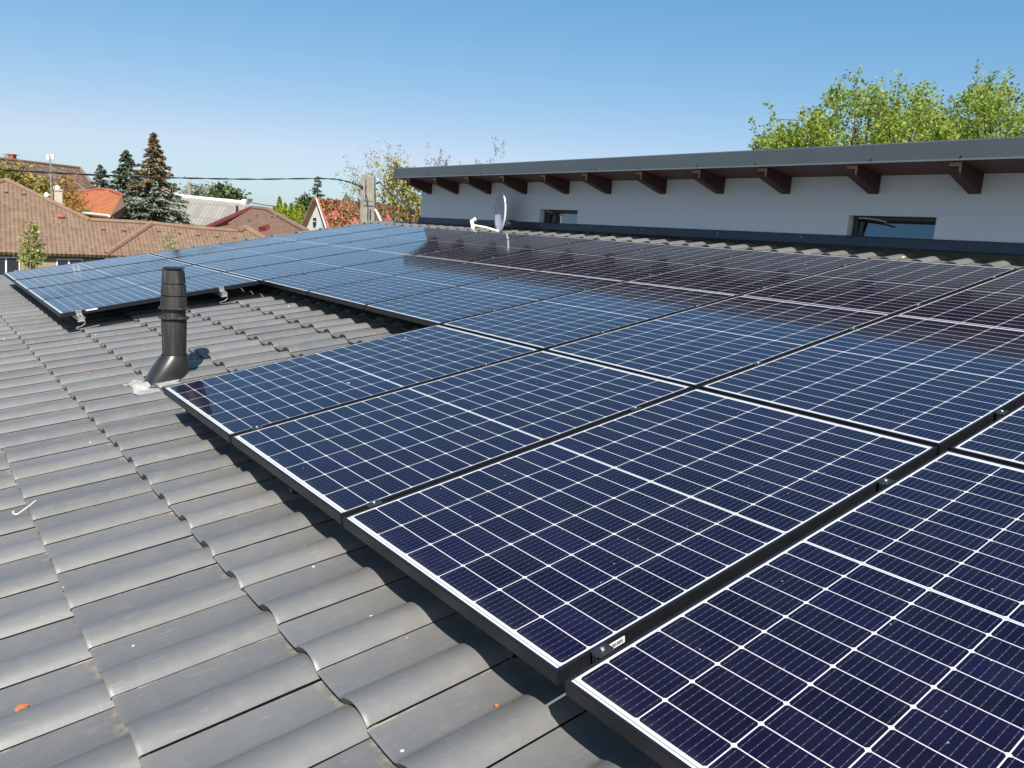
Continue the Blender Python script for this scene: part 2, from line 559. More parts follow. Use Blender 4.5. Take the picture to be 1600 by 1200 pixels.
# ------------------------------------------------------------------ the house we stand on
EU, EV, TU0, TV0 = .4250, .2695, -.3000, 9.085
PAN_H, ROLL_H = -.197, .036
def prof(t):
    t = np.asarray(t, float)
    kt = [0, .03, .10, .30, .44, .48, .52, .56, .60, .66, .72, .78, .83, .88, .92, .96, 1.0]
    kh = [.003, .0018, .0005, -.0012, -.0005, .002, .0085, .0165, .0225, .0295, .034, .036, .0352, .0312, .0252, .0160, .0035]
    return np.interp(t, kt, kh) * .97
def sag(u):
    return .0078 * u
def tile_h(u, v):
    """height of the tiled surface over the roof frame"""
    t = ((v - TV0) / EV) % 1.0
    w = ((u - TU0) / EU) % 1.0
    return PAN_H + float(prof(t)) + .027 * (1 - w) - .004 + sag(u)

house = empty('house', (6, -6, GZ))
tag(house, 'house underfoot with low grey tiled roof and raised white wall under dark wooden eaves', 'house')

def build_tiles():
    ts = np.array([.005, .03, .10, .20, .30, .44, .48, .52, .56, .60, .66, .72, .78, .83, .88, .92, .96, .9945])
    ws = np.array([0.0, .010, .03, .10, .35, .7, 1.07])
    nt_, nw = len(ts), len(ws)
    V, F, UVs = [], [], []
    off = 0
    k0, k1 = -6, 15
    j0, j1 = -40, 18
    drop = np.array([-.0030, -.0006, 0, 0, 0, 0, 0])
    for k in range(k0, k1 + 1):
        for j in range(j0, j1 + 1):
            ub, vb = TU0 + k * EU, TV0 + j * EV
            if ub > 6.03: continue
            r = rng.random(5)
            ue = min(1.0, (6.08 - ub) / EU)
            T, Wg = np.meshgrid(ts, ws * ue)
            lift = .003 * (r[0] - .3)
            near_corner = np.exp(-(T / .10) ** 2) * np.exp(-(Wg / .10) ** 2)
            H = PAN_H + prof(T) + .027 * (1 - Wg) - .004 + sag(ub + Wg * EU) + lift * (1 - Wg) + drop[:, None]
            # the pan is dished slightly towards the middle
            H -= .0030 * np.exp(-((T - .20) / .14) ** 2) * np.clip(Wg / .12, 0, 1)
            skew = .005 * (r[2] - .5)
            Uc = ub + Wg * EU + .007 * (r[1] - .5) + skew * T
            Vc = vb + T * EV + .0035 * (r[3] - .5) + .006 * (r[4] - .5) * Wg
            top = Uc[..., None] * UD + Vc[..., None] * VD + H[..., None] * ND
            fr = top[0].copy()
            low = fr - ND * .030 + UD * .016
            n = nt_ * nw
            V.append(top.reshape(-1, 3)); UVs.append(np.stack([T + j + 100, np.clip(Wg, 0, .9995) + k + 100], -1).reshape(-1, 2))
            for a in range(nw - 1):
                i = off + a * nt_ + np.arange(nt_ - 1)
                F.append(np.stack([i, i + nt_, i + nt_ + 1, i + 1], -1))
            off += n
            # front edge and the near side flank that closes over the next tile
            V.append(np.concatenate([fr, low])); UVs.append(np.concatenate([np.stack([ts + j + 100, np.full(nt_, k + 100.02)], -1)] * 2))
            i = off + np.arange(nt_ - 1)
            F.append(np.stack([i, i + 1, i + 1 + nt_, i + nt_], -1))
            off += 2 * nt_
            sd = top[:, -1]
            sl = sd - ND * .014 - VD * .010
            V.append(np.concatenate([sd, sl])); UVs.append(np.tile([j + 100.985, k + 100.5], (2 * nw, 1)))
            i = off + np.arange(nw - 1)
            F.append(np.stack([i, i + 1, i + 1 + nw, i + nw], -1))
            off += 2 * nw
    return np.concatenate(V), np.concatenate(F), np.concatenate(UVs)
_v, _f, _uv = build_tiles()
raw_mesh('roof', _v, _f, M['tile'], house, smooth=True, uv=_uv)
# roof deck under the tiles, fascia board at the eave and outer walls
d = MB()
c0 = [RW(-2.7, -1.5, -.26), RW(6.1, -1.5, -.20), RW(6.1, 13.85, -.20), RW(-2.7, 13.85, -.26)]
d.prism(c0, ND * -.12)
d.build('roof_deck', M['dark_plastic'], house)
d = MB()
z0 = GZ
d.box((1.9, -6.3, (z0 - .75) / 2), (7.6, 14.2, -.75 - z0))
d.build('outer_wall', M['plaster'], house)

TILT = .0042                                   # the raised part falls very slightly along its length
def tz(y, z): return z - TILT * y
XW, XF, XFL = 5.97, 5.50, 5.952
Y0, Y1 = .235, -13.6
def strip(name, mat, prof_xz, ya, yb, **kw):
    """an X-Z outline run along Y with the slight tilt"""
    b = MB()
    n = len(prof_xz)
    vs = [(x, ya, tz(ya, z)) for x, z in prof_xz] + [(x, yb, tz(yb, z)) for x, z in prof_xz]
    b.add(vs, [tuple(range(n)), tuple(range(n, 2 * n))[::-1]] + [(i, (i + 1) % n, n + (i + 1) % n, n + i) for i in range(n)])
    return b.build(name, mat, house, **kw)
# wall with two window openings
WIN = [(-2.87, -3.638, 1.05, 1.237), (-7.352, -8.14, 1.04, 1.248)]
WT = .14
b = MB()
def wallbox(ya, yb, za, zb):
    x0, x1 = XW, XW + WT
    vs = [(x, y, tz(y, z)) for x in (x0, x1) for y in (ya, yb) for z in (za, zb)]
    b.add(vs, [(0, 1, 3, 2), (4, 6, 7, 5), (0, 4, 5, 1), (2, 3, 7, 6), (0, 2, 6, 4), (1, 5, 7, 3)])
ZB, ZT = .966, 1.665
yc = Y0
for ya, yb, za, zb in WIN:
    wallbox(yc, ya, ZB, ZT)
    wallbox(ya, yb, ZB, za - .0)
    wallbox(ya, yb, zb, ZT)
    yc = yb
wallbox(yc, Y1, ZB, ZT)
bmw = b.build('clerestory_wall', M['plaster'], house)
# the other walls of the raised part
b = MB()
b.box((8.6, Y0 - .1, (GZ + 1.66) / 2), (5.0, .2, 1.66 - GZ))
b.box((11.0, -6.7, (GZ + 1.66) / 2), (.2, 13.6, 1.66 - GZ))
b.build('side_wall', M['plaster'], house)
# windows: frame, sash, pane, stay arm
for (ya, yb, za, zb) in WIN:
    fx = XW + .085
    f = MB()
    w = .045
    zz = lambda y, z: tz(y, z)
    ym = (ya + yb) / 2
    A3 = np.array([[1, 0, 0], [0, 1, -TILT], [0, TILT, 1.0]])
    def fb(y0, y1, zA, zB, dx=0, dep=.05):
        yq = (y0 + y1) / 2
        f.box((fx + dx + dep / 2, yq, zz(yq, (zA + zB) / 2)), (dep, abs(y1 - y0), zB - zA), A3)
    fb(ya, yb, zb - w * .8, zb)
    fb(ya, ya - w, za, zb - w * .8)
    fb(yb + w * .25, yb, za, zb - w * .8)
    fb(ya - w, yb + w * .25, za, za + .012)
    f.box((fx + .01, ya - w * 1.9, zz(ya, (za + zb) / 2 - .02)), (.03, w * .5, zb - za - .05), A3)
    wo = f.build('window', M['window_frame'], house, bevel=.003)
    g = MB()
    tl = math.radians(5 if ya > -5 else 11)
    g.box((fx + .044, ym, zz(ym, (za + zb) / 2)), (.012, abs(yb - ya) - .02, zb - za - .02), [[math.cos(tl), 0, -math.sin(tl)], [0, 1, -TILT], [math.sin(tl), TILT, math.cos(tl)]])
    g.build('pane', M['pane'], wo)
    a = MB()
    pts = []
    for i in range(9):
        tt = i / 8
        pts.append((fx - .03 - .02 * tt, ya - .07 - .27 * tt * (1 if abs(ya) > 5 else .6), zz(ya, zb - .018 - .032 * tt ** 2.2)))
    a.tube(pts, .008, 6)
    a.build('stay_arm', M['alu'], wo, smooth=True)
# flashing apron at the foot of the wall, hemmed lower edge, laid in lengths
for ya, yb in ((Y0 + .04, -7.56), (-7.563, Y1)):
    strip('flashing', M['flashing'], [(XW - .002, .962), (XFL - .012, .962), (XFL - .016, .966), (XFL - .012, .972), (XFL - .004, .975), (XFL - .001, 1.052), (XFL + .012, 1.062), (XW - .002, 1.062)], ya, yb)
for y in (-2.95, -3.9, -4.8, -5.9, -6.9, -8.9, -1.9, -.6):
    b = MB(); b.lathe([(.007, 0), (.007, .004), (.004, .006)], (XFL + .001, y, tz(y, 1.03)), 8, ax=[[0, 1, 0], [0, 0, 1], [-1, 0, 0]])
    b.build('flashing_screw', M['steel'], house, smooth=True)
# soffit boards, rafters with pale sawn ends
def soff(x): return 1.600 + (XW - x) * .115
strip('soffit', M['soffit'], [(XW + .3, soff(XW + .3)), (XF + .004, soff(XF)), (XF + .004, soff(XF) + .02), (XW + .3, soff(XW + .3) + .02)], Y0 + .10, Y1)
RY = [-.084, -.869, -1.728, -2.571, -3.444, -4.218, -5.10, -5.908, -6.703, -7.604, -8.457, -9.33, -10.2, -11.05]
for i, y in enumerate(RY):
    y1 = y + .10
    sg = lambda x: soff(x) - .001
    pr = [(XW, sg(XW)), (XF + .045, sg(XF + .045)), (XF + .045, 1.562), (XW, 1.437)]
    r = MB()
    n = 4
    vs = [(x, y, tz(y, z)) for x, z in pr] + [(x, y1, tz(y, z)) for x, z in pr]
    r.add(vs, [tuple(range(n)), tuple(range(n, 2 * n))[::-1]] + [(a, (a + 1) % n, n + (a + 1) % n, n + a) for a in range(n)])
    ro = r.build('rafter', M['rafter'], house, bevel=.004)
    e = MB()
    ex = XF + .045
    zt_ = sg(ex) - .001
    e.prism([(ex - .006, yy, tz(y, z_)) for yy, z_ in ((y1 - .002, zt_), (y1 - .002, zt_ - .03), (y + .018, zt_ - .034), (y + .015, zt_ - .075), (y + .002, zt_ - .085), (y + .002, zt_))], (.0055, 0, 0))
    e.build('sawn_end', M['endgrain'], ro)
# fascia in lengths, with a folded drip edge, and the roof above it
seams = [Y0 + .10, -3.88, -7.74, -11.6, Y1]
for ya, yb in zip(seams[:-1], seams[1:]):
    strip('fascia', M['fascia'], [(XF, 1.664), (XF - .012, 1.650), (XF - .015, 1.652), (XF - .004, 1.667), (XF - .004, 1.800), (XF + .004, 1.810), (XF + .12, 1.814), (XF + .12, 1.808), (XF + .006, 1.805), (XF, 1.800)], ya - .0015, yb + .0015)
for y in (-.7, -2.1, -3.45, -4.4, -5.1, -5.9, -6.6, -7.74, -8.46, -9.4):
    b = MB(); b.lathe([(.008, 0), (.008, .006), (.004, .009)], (XF - .004, y, tz(y, 1.684)), 8, ax=[[0, 1, 0], [0, 0, 1], [-1, 0, 0]])
    b.build('fascia_screw', M['dark_plastic'], house, smooth=True)
strip('upper_roof', M['fascia'], [(XF + .06, 1.70), (XF + .06, 1.806), (11.4, 2.02), (11.4, 1.90), (XW + .25, 1.70)], Y0 + .09, Y1)
b = MB()
b.prism([(XF - .012, Y0 + .105, 1.64), (XF - .012, Y0 + .105, 1.832), (XF + .05, Y0 + .105, 1.837), (11.4, Y0 + .105, 2.05), (11.4, Y0 + .105, 1.88), (XF + .05, Y0 + .105, 1.66)], (0, .012, 0))
b.box((XF - .012, Y0 + .075, 1.738), (.01, .055, .17))
b.build('verge_trim', M['fascia'], house)

# ------------------------------------------------------------------ solar panels
GU, GV = .01804, .02159
def cols_u(c):
    return c * (PL + GU) + (-.0234 if c == 2 else 0)
def rows_v(r):
    return r * (PW + GV) + (.010 if r >= 10 else 0)
def panel_meshes():
    f = MB()
    a, lip = 0.0, .009
    outer = [(0, 0), (PL, 0), (PL, -PW), (0, -PW)]
    inner = [(lip, -lip), (PL - lip, -lip), (PL - lip, -PW + lip), (lip, -PW + lip)]
    inn2 = [(.030, -.030), (PL - .030, -.030), (PL - .030, -PW + .030), (.030, -PW + .030)]
    inn3 = [(.002, -.002), (PL - .002, -.002), (PL - .002, -PW + .002), (.002, -PW + .002)]
    rings = [[(x, y, -PT) for x, y in inn2], [(x, y, -PT) for x, y in outer], [(x, y, 0) for x, y in outer],
             [(x, y, 0) for x, y in inner], [(x, y, -.004) for x, y in inner], [(x, y, -.006) for x, y in inn3], [(x, y, -PT + .002) for x, y in inn3], [(x, y, -PT + .002) for x, y in inn2]]
    vs = [p for r in rings for p in r]
    fs = []
    for i in range(len(rings) - 1):
        for k in range(4):
            fs.append((i * 4 + k, i * 4 + (k + 1) % 4, (i + 1) * 4 + (k + 1) % 4, (i + 1) * 4 + k))
    f.add(vs, fs)
    fm = f.mesh('frame', M['black_alu'])
    bm = bmesh.new(); bm.from_mesh(fm)
    es = [e for e in bm.edges if all(abs(v.co.z) < 1e-6 or abs(v.co.z + PT) < 1e-6 for v in e.verts) and len(e.link_faces) == 2
          and all(min(abs(v.co.x), abs(v.co.x - PL)) < 1e-6 and min(abs(v.co.y), abs(v.co.y + PW)) < 1e-6 for v in e.verts)]
    bmesh.ops.bevel(bm, geom=es, offset=.0012, segments=2, affect='EDGES')
    bm.to_mesh(fm); bm.free()
    g = MB()
    g.box((PL / 2, -PW / 2, -.0042), (PL - .0184, -PW + .0184, .0050))
    return fm, g.mesh('cell_laminate', M['cells'])
FM, GM = panel_meshes()
pmat = lambda u, v, h=0.0: Matrix(((UD[0], 0, ND[0], RW(u, v, h)[0]), (UD[1], 1, ND[1], RW(u, v, h)[1]), (UD[2], 0, ND[2], RW(u, v, h)[2]), (0, 0, 0, 1)))
ORD = ['first', 'second', 'third', 'fourth', 'fifth', 'sixth', 'seventh', 'eighth', 'ninth', 'tenth', 'eleventh']
panels = {}
proto = None
for c in range(3):
    for r in range(11):
        if c == 0 and 4 <= r <= 6: continue
        if c == 2 and r == 10: continue
        if proto is None:
            p = empty('solar_panel')
            fo = bpy.data.objects.new('frame', FM); COL.objects.link(fo); fo.parent = p
            lo = bpy.data.objects.new('cell_laminate', GM); COL.objects.link(lo); lo.parent = p
            proto = p
        else:
            p = proto.copy(); COL.objects.link(p)
            for ch in proto.children:
                q = ch.copy(); COL.objects.link(q); q.parent = p
        du = -.008 if (c == 0 and r == 10) else (rng.random() - .5) * .004
        p.matrix_world = pmat(cols_u(c) + du, rows_v(r), (rng.random() - .5) * .003)
        panels[(c, r)] = p
        p['category'] = 'solar panel'
        p['group'] = 'black framed solar panels on the grey tiled roof'
        if c == 0 and r < 4:
            lab = ('farthest panel of the block of four behind the chimney pipe', 'second farthest panel of the block of four behind the chimney pipe',
                   'third farthest panel of the block of four behind the chimney pipe', 'panel with silver rail ends directly behind the black chimney pipe')[r]
        elif c == 0:
            lab = ('dark blue panel with chimney reflection in its corner, beside the white lead sheet', 'second dark blue panel below the chimney pipe along the tile shadow',
                   'third panel from the chimney pipe, left of the gap with the white sticker', 'nearest panel, cut off by the bottom right of the photo')[r - 7]
        else:
            k = ('middle', 'uppermost')[c - 1]
            lab = f'{ORD[r]} panel from the concrete pole in the {k} column' + (' below the white wall' if c == 2 else '')
        p['label'] = lab
# stickers on the frames
def sticker(panel, u, y, h, su, ax, bars=True, mat=None):
    pass
st = MB()
q0 = panels[(0, 9)]
st.box((.165, -PW - .0006, -.017), (.070, .001, .016))
so = st.build('sticker', M['sticker'], None, ); so.parent = panels[(0, 9)]
ik = MB()
xx = .135
while xx < .196:
    wd = .0012 + .002 * random.random()
    ik.box((xx, -PW - .0014, -.017 + .001 * random.random()), (wd, .0006, .008))
    xx += wd + .0014 + .001 * random.random()
io = ik.build('serial_print', M['ink'], None); io.parent = so
st = MB(); st.box((.235, -PW - .0006, -.008), (.09, .001, .011))
so2 = st.build('sticker', M['sticker'], None); so2.parent = panels[(0, 3)]

# ------------------------------------------------------------------ mounting rails with clamps and roof hooks
AX = [UD, -VD, ND]
def rail(u, va, vb, vrows, label, ends=(True, True)):
    e = empty('mounting_rail', RW(u, (va + vb) / 2, -.055))
    tag(e, label, 'rail', 'mounting rails under the solar panels')
    b = MB()
    L = vb - va
    pr = [(-.02, -.037), (-.006, -.037), (-.006, -.047), (.006, -.047), (.006, -.037), (.02, -.037), (.02, -.055), (.015, -.058), (.02, -.061), (.02, -.077), (-.02, -.077), (-.02, -.061), (-.015, -.058), (-.02, -.055)]
    b.prism([RW(u + x, va, h) for x, h in pr], VD * L)
    b.build('rail', M['alu'], e)
    for v in vrows:
        m = MB()
        m.box(RW(u, v, .0018), (.045, GV + .010, .0036), AX)
        m.box(RW(u, v, -.015), (.05, GV - .006, .035), AX)
        co = m.build('mid_clamp', M['black_steel'], e, bevel=.001)
        s_ = MB()
        s_.lathe([(.006, .0), (.006, .004), (.0052, .005), (.0035, .005), (.003, .002)], RW(u, v, .0036), 12, ax=AX)
        s_.build('bolt', M['steel'], co, smooth=True)
    for k, v in enumerate((va, vb)):
        if not ends[k]: continue
        sg = -1 if k == 0 else 1
        vv = v - sg * .045
        m = MB()
        m.box(RW(u, vv - sg * .008, -.017), (.045, .012, .042), AX)
        m.box(RW(u, vv - sg * .018, .0025), (.045, .02, .005), AX)
        co = m.build('end_clamp', M['alu'], e, bevel=.001)
        s_ = MB()
        s_.lathe([(.0075, 0), (.0075, .008), (.003, .009)], RW(u, vv - sg * .002, .005), 10, ax=AX)
        s_.build('bolt', M['steel'], co, smooth=True)
    # hooks: foot on the tile, neck bent up, plate against the rail
    nh = max(2, int(round(L / 1.1)))
    for i in range(nh):
        v = va + .02 + (L - .04) * i / (nh - 1)
        v = round((v - TV0 - .2 * EV) / EV) * EV + TV0 + .2 * EV
        if i == nh - 1 and ends[1]: v = vb - .01
        hk = MB()
        w_ = .03
        path = [(.02, -.083), (.02, -.105), (-.01, -.122), (-.045, -.126), (-.05, -.136), (-.03, -.143), (.05, -.142), (.12, -.139)]
        for (u0_, h0), (u1_, h1) in zip(path[:-1], path[1:]):
            a_, b_ = RW(u + u0_, v, h0), RW(u + u1_, v, h1)
            tdir = (b_ - a_) / np.linalg.norm(b_ - a_)
            nn = np.cross(VD, tdir)
            hk.box((a_ + b_) / 2, (np.linalg.norm(b_ - a_) + .004, w_, .006), [tdir, VD, nn])
        hk.box(RW(u + .021, v, -.066), (.006, .04, .05), AX)
        hk.lathe([(.009, 0), (.009, .006), (.005, .012)], RW(u + .024, v, -.06), 8, ax=[VD, ND, UD])
        hk.box(RW(u - .005, v, -.081), (.05, .045, .008), AX)
        hk.build('roof_hook', M['steel'] if (i == nh - 1 and ends[1] and vb < 5) else M['black_steel'], e, bevel=.001)
gap = lambda r: rows_v(r) - GV / 2 - (.004 if r == 10 else 0)
rail(.135, -.06, rows_v(3) + PW + .05, [gap(r) for r in (1, 2, 3)], 'rail with silver end sticking out at the corner of the far block of four')
rail(1.31, -.06, rows_v(3) + PW + .05, [gap(r) for r in (1, 2, 3)], 'rail with silver end just right of the chimney pipe')
rail(.115, rows_v(7) - .03, rows_v(10) + PW + .03, [gap(r) for r in (8, 9, 10)], 'lower rail under the near panels beside the tile shadow', (False, True))
rail(1.30, rows_v(7) - .03, rows_v(10) + PW + .03, [gap(r) for r in (8, 9, 10)], 'upper rail under the near panels right of their middle line', (False, True))
rail(2.115, -.06, rows_v(10) + PW + .03, [gap(r) for r in range(1, 11)], 'lower rail under the middle column of panels', (False, True))
rail(2.93, -.06, rows_v(10) + PW + .03, [gap(r) for r in range(1, 11)], 'upper rail under the middle column of panels', (False, True))
rail(3.62, -.06, rows_v(9) + PW + .03, [gap(r) for r in range(1, 10)], 'lower rail under the uppermost column of panels', (False, True))
rail(4.62, -.06, rows_v(9) + PW + .03, [gap(r) for r in range(1, 10)], 'topmost rail, nearest the white wall', (False, True))

# ------------------------------------------------------------------ vent pipe
PB = RW(.262, 6.30, -.165)
vent = empty('vent_pipe', PB)
tag(vent, 'black plastic vent pipe with ringed cap and sloping hood on the tiles', 'vent pipe')
pz = lambda px_y: (583.0 - px_y) / 256.0           # photo rows to metres above the foot
k = 1 / 256.3
b = MB()
b.lathe([(.069, .12), (.073, .135), (.078, .30), (.078, .348), (.075, .352)], PB, 32)
b.build('lower_tube', M['black_plastic'], vent, smooth=True)
b = MB()
b.lathe([(.078, .352), (.094, .358), (.096, .364), (.090, .369), (.076, .372)], PB, 32)
b.build('collar', M['black_plastic'], vent, smooth=True)
b = MB()
b.lathe([(.072, .370), (.073, .425)], PB, 32)
b.build('neck', M['black_plastic'], vent, smooth=True)
b = MB()
b.lathe([(.070, .424), (.093, .416), (.095, .421), (.0835, .428), (.0785, .4935), (.069, .494), (.069, .499), (.078, .500), (.0735, .567), (.064, .5675), (.064, .572), (.073, .573), (.0665, .646), (.060, .650)], PB, 32, capt=True)
b.build('ringed_cap', M['black_plastic'], vent, smooth=True)
b = MB()
b.lathe([(.05, .646), (.05, .655), (.066, .657), (.069, .661), (.060, .667), (.02, .670)], PB, 32)
b.build('lid', M['dark_plastic'], vent, smooth=True)
# hood: smooth saddle swelling from the tile up to the tube
def hood():
    n, mrow = 40, 12
    vs, fs = [], []
    for i in range(mrow + 1):
        t_ = i / mrow
        for kk in range(n):
            a = 2 * math.pi * kk / n
            ca, sa = math.cos(a), math.sin(a)
            sq = lambda c_, p: math.copysign(abs(c_) ** p, c_)
            bu, bv = -.075 + .135 * sq(ca, .55), .098 * sq(sa, .55)
            foot = PB + UD * bu + VD * bv
            foot = RW(foot @ UD, foot @ VD, -.185)
            topp = PB + np.array([.080 * ca, .080 * sa * -1, .135])
            e1 = t_ ** .75
            hgt = t_ ** .9
            p = foot * (1 - e1) + topp * e1
            p[2] = foot[2] * (1 - hgt) + topp[2] * hgt
            bul = math.sin(math.pi * t_) * .012
            p = p + np.array([UD[0] * ca, -sa, 0]) * bul
            vs.append(p)
    for i in range(mrow):
        for kk in range(n):
            fs.append((i * n + kk, i * n + (kk + 1) % n, (i + 1) * n + (kk + 1) % n, (i + 1) * n + kk))
    h = MB(); h.add(vs, fs)
    rim = [vs[kk] for kk in range(n)] + [vs[0]]
    h.tube([np.array(p) + ND * .002 for p in rim], .008, 6, cap=False)
    return h
hood().build('hood', M['hood'], vent, smooth=True, ang=60)
vent.scale = (.93, .93, 1)
# lead sheet dressed over the tiles below the hood
def lead_sheet():
    nu, nv = 22, 40
    vs, fs = [], []
    for i in range(nu + 1):
        for j in range(nv + 1):
            a, c_ = i / nu, j / nv
            u = -.035 + a * .29 + .018 * c_ * (1 - a) + .008 * math.sin(c_ * 23 + a * 4)
            v = 6.12 + c_ * .40 + .012 * math.sin(a * 17)
            h = tile_h(u, v) + .006 + .0015 * math.sin(a * 31 + c_ * 17) * math.sin(c_ * 41)
            vs.append(RW(u, v, h))
    for i in range(nu):
        for j in range(nv):
            p = i * (nv + 1) + j
            fs.append((p, p + nv + 1, p + nv + 2, p + 1))
    m = MB(); m.add(vs, fs)
    return m
lo_ = lead_sheet().build('lead_apron', M['lead'], vent, smooth=True)
sm = lo_.modifiers.new('thick', 'SOLIDIFY'); sm.thickness = .003

# ------------------------------------------------------------------ satellite dish
def dish():
    cen = np.array([5.66, -2.37, 1.17])
    e = empty('satellite_dish', (5.73, -2.35, .98))
    tag(e, 'grey satellite dish standing on the roof edge before the white wall', 'satellite dish')
    nrm = np.array([-.945, .33, .0]); nrm /= np.linalg.norm(nrm)   # faces left and away
    up = np.array([0, 0, 1.0]) - nrm * nrm[2]; up /= np.linalg.norm(up)
    sd = np.cross(up, nrm)
    n, mr = 40, 8
    RX, RZ, DP = .24, .27, .055
    vs, fs = [], []
    for i in range(mr + 1):
        r = i / mr
        for kk in range(n):
            a = 2 * math.pi * kk / n
            vs.append(cen + sd * RX * r * math.cos(a) + up * RZ * r * math.sin(a) - nrm * DP * (1 - r * r))
    for i in range(mr):
        for kk in range(n):
            fs.append((i * n + kk, i * n + (kk + 1) % n, (i + 1) * n + (kk + 1) % n, (i + 1) * n + kk))
    m = MB(); m.add(vs, fs)
    o = m.build('reflector', M['dish'], e, smooth=True, ang=0)
    q = o.modifiers.new('thick', 'SOLIDIFY'); q.thickness = .004
    ring = [vs[mr * n + kk] for kk in range(n)] + [vs[mr * n]]
    rm = MB(); rm.tube([np.array(p) - nrm * .008 for p in ring], .011, 8, cap=False)
    rm.build('rim', M['white_plastic'], o, smooth=True)
    foot = cen - up * RZ * .93 - nrm * .005
    tip = np.array([5.36, -2.16, .985])
    a_ = MB()
    a_.tube([foot + np.array([.03, -.02, -.012]), (foot + tip) / 2 + np.array([0, 0, .004]), tip + np.array([0, 0, -.01])], [.017, .0155, .014], 8)
    a_.build('feed_arm', M['cream'], e, smooth=True)
    l = MB()
    dd = (cen - tip); dd /= np.linalg.norm(dd)
    zz = np.array([0, 0, 1.0])
    body = np.array([-.15, .2, .9]); body /= np.linalg.norm(body)
    sx_ = np.cross(dd, body); sx_ /= np.linalg.norm(sx_)
    l.box(tip + body * .0 + np.array([0, 0, 0.0]), (.05, .05, .125), [np.cross(body, sx_), sx_, body])
    l.lathe([(.018, 0), (.019, .03), (.028, .04), (.029, .058), (.02, .066), (.005, .07)], tip + body * .05, 18, ax=[np.cross(dd, sx_), sx_, dd])
    l.tube([tip - body * .06 + sx_ * .012, tip - body * .095 + sx_ * .012], .008, 8)
    l.tube([tip - body * .06 - sx_ * .012, tip - body * .095 - sx_ * .012], .008, 8)
    l.build('receiver_head', M['cream'], e, bevel=.004)
    k_ = MB()
    bk = cen - nrm * .06 - up * .14
    k_.box(bk - nrm * .03, (.06, .10, .06), [nrm, sd, up])
    k_.tube([bk - nrm * .03, bk - nrm * .16 + np.array([0, -.05, .01])], .022, 10)
    k_.box(bk - nrm * .10 + np.array([0, -.03, .02]), (.06, .05, .07), [nrm, sd, up])
    pb = bk - nrm * .13 + np.array([0, -.03, 0])
    k_.tube([pb + np.array([0, 0, .05]), np.array([pb[0], pb[1], .95])], .02, 10)
    k_.build('bracket', M['dark_plastic'], e, bevel=.003)
dish()

# ------------------------------------------------------------------ small litter on the roof
def on_tiles(name, u, v, su, sv, th, mat, label, cat, ang=0.0, group=None):
    e = np.array([math.cos(ang), math.sin(ang)])
    m = MB()
    N = 7
    pts = []
    for i in range(N):
        a = 2 * math.pi * i / N + .3
        rr = 1 + .25 * math.sin(i * 2.3 + u * 40)
        x_, y_ = su * rr * math.cos(a), sv * rr * math.sin(a)
        uu, vv = u + x_ * e[0] - y_ * e[1], v + x_ * e[1] + y_ * e[0]
        pts.append(RW(uu, vv, tile_h(u, v) + .003 + .004 * math.sin(i * 1.9)))
    m.prism(pts, ND * th)
    o = m.build(name, mat, None, bevel=0)
    return tag(o, label, cat, group)
on_tiles('dry_leaf', -.905, 9.205, .014, .017, .002, M['leaf_orange'], 'orange dry leaf lying on the tiles at the bottom left', 'leaf', .5, 'dry leaves on the tiles')
on_tiles('dry_leaf', -.113, 5.75, .022, .012, .002, M['leaf_orange'], 'orange dry leaf on the tiles left of the chimney pipe', 'leaf', .2, 'dry leaves on the tiles')
on_tiles('dry_leaf', -.03, 10.02, .007, .006, .002, M['leaf_orange'], 'small orange leaf at the shadow edge below the nearest panels', 'leaf', .2, 'dry leaves on the tiles')
on_tiles('dry_leaf', .33, 6.50, .02, .012, .003, M['leaf_orange'], 'orange leaf scrap at the foot of the vent hood', 'leaf', .2, 'dry leaves on the tiles')
m = MB()
onr = lambda x, y: on_plane(x, y, RW(-.75, 8, tile_h(-.78, 7.95) + .012), ND)
pts = [onr(*p) for p in ((56, 782), (45, 791), (35, 798), (28, 803), (24, 803.5), (20.5, 802), (20, 800), (22, 798.5))]
m.tube(pts, .0022, 6)
tag(m.build('cable_tie', M['white_plastic'], None, smooth=True), 'thin white hooked plastic tie lying on the tiles at the left edge', 'cable tie')
for (px_, py_, lab) in ((1403, 402, 'pale timber offcut between tile rolls under the right window'), (800, 357.5, 'pale timber offcut under the satellite dish')):
    p = on_plane(px_, py_, RW(0, 0, -.13), ND)
    m = MB(); m.box(p, (.05, .10, .02), AX)
    tag(m.build('timber_offcut', M['timber'], None, bevel=.002), lab, 'timber offcut', 'timber offcuts at the roof edge')

# ------------------------------------------------------------------ plants
def leaf_quads(P, size, aspect=.6, dirs=None, spread=1.0):
    """diamond leaves at points P with random turn; returns verts, faces"""
    n = len(P)
    d = rng.normal(size=(n, 3))
    if dirs is not None:
        d = dirs + spread * d
    d /= np.linalg.norm(d, axis=1)[:, None] + 1e-9
    o = rng.normal(size=(n, 3))
    o -= d * (o * d).sum(1)[:, None]
    o /= np.linalg.norm(o, axis=1)[:, None] + 1e-9
    s = (size * (.65 + .7 * rng.random(n)))[:, None] if np.isscalar(size) else size[:, None]
    nn = np.cross(d, o)
    v = np.stack([P - d * s * .5, P + o * s * aspect * .5 + nn * s * .08, P + d * s * .5, P - o * s * aspect * .5 + nn * s * .08], 1).reshape(-1, 3)
    f = np.arange(4 * n).reshape(-1, 4)
    return v, f

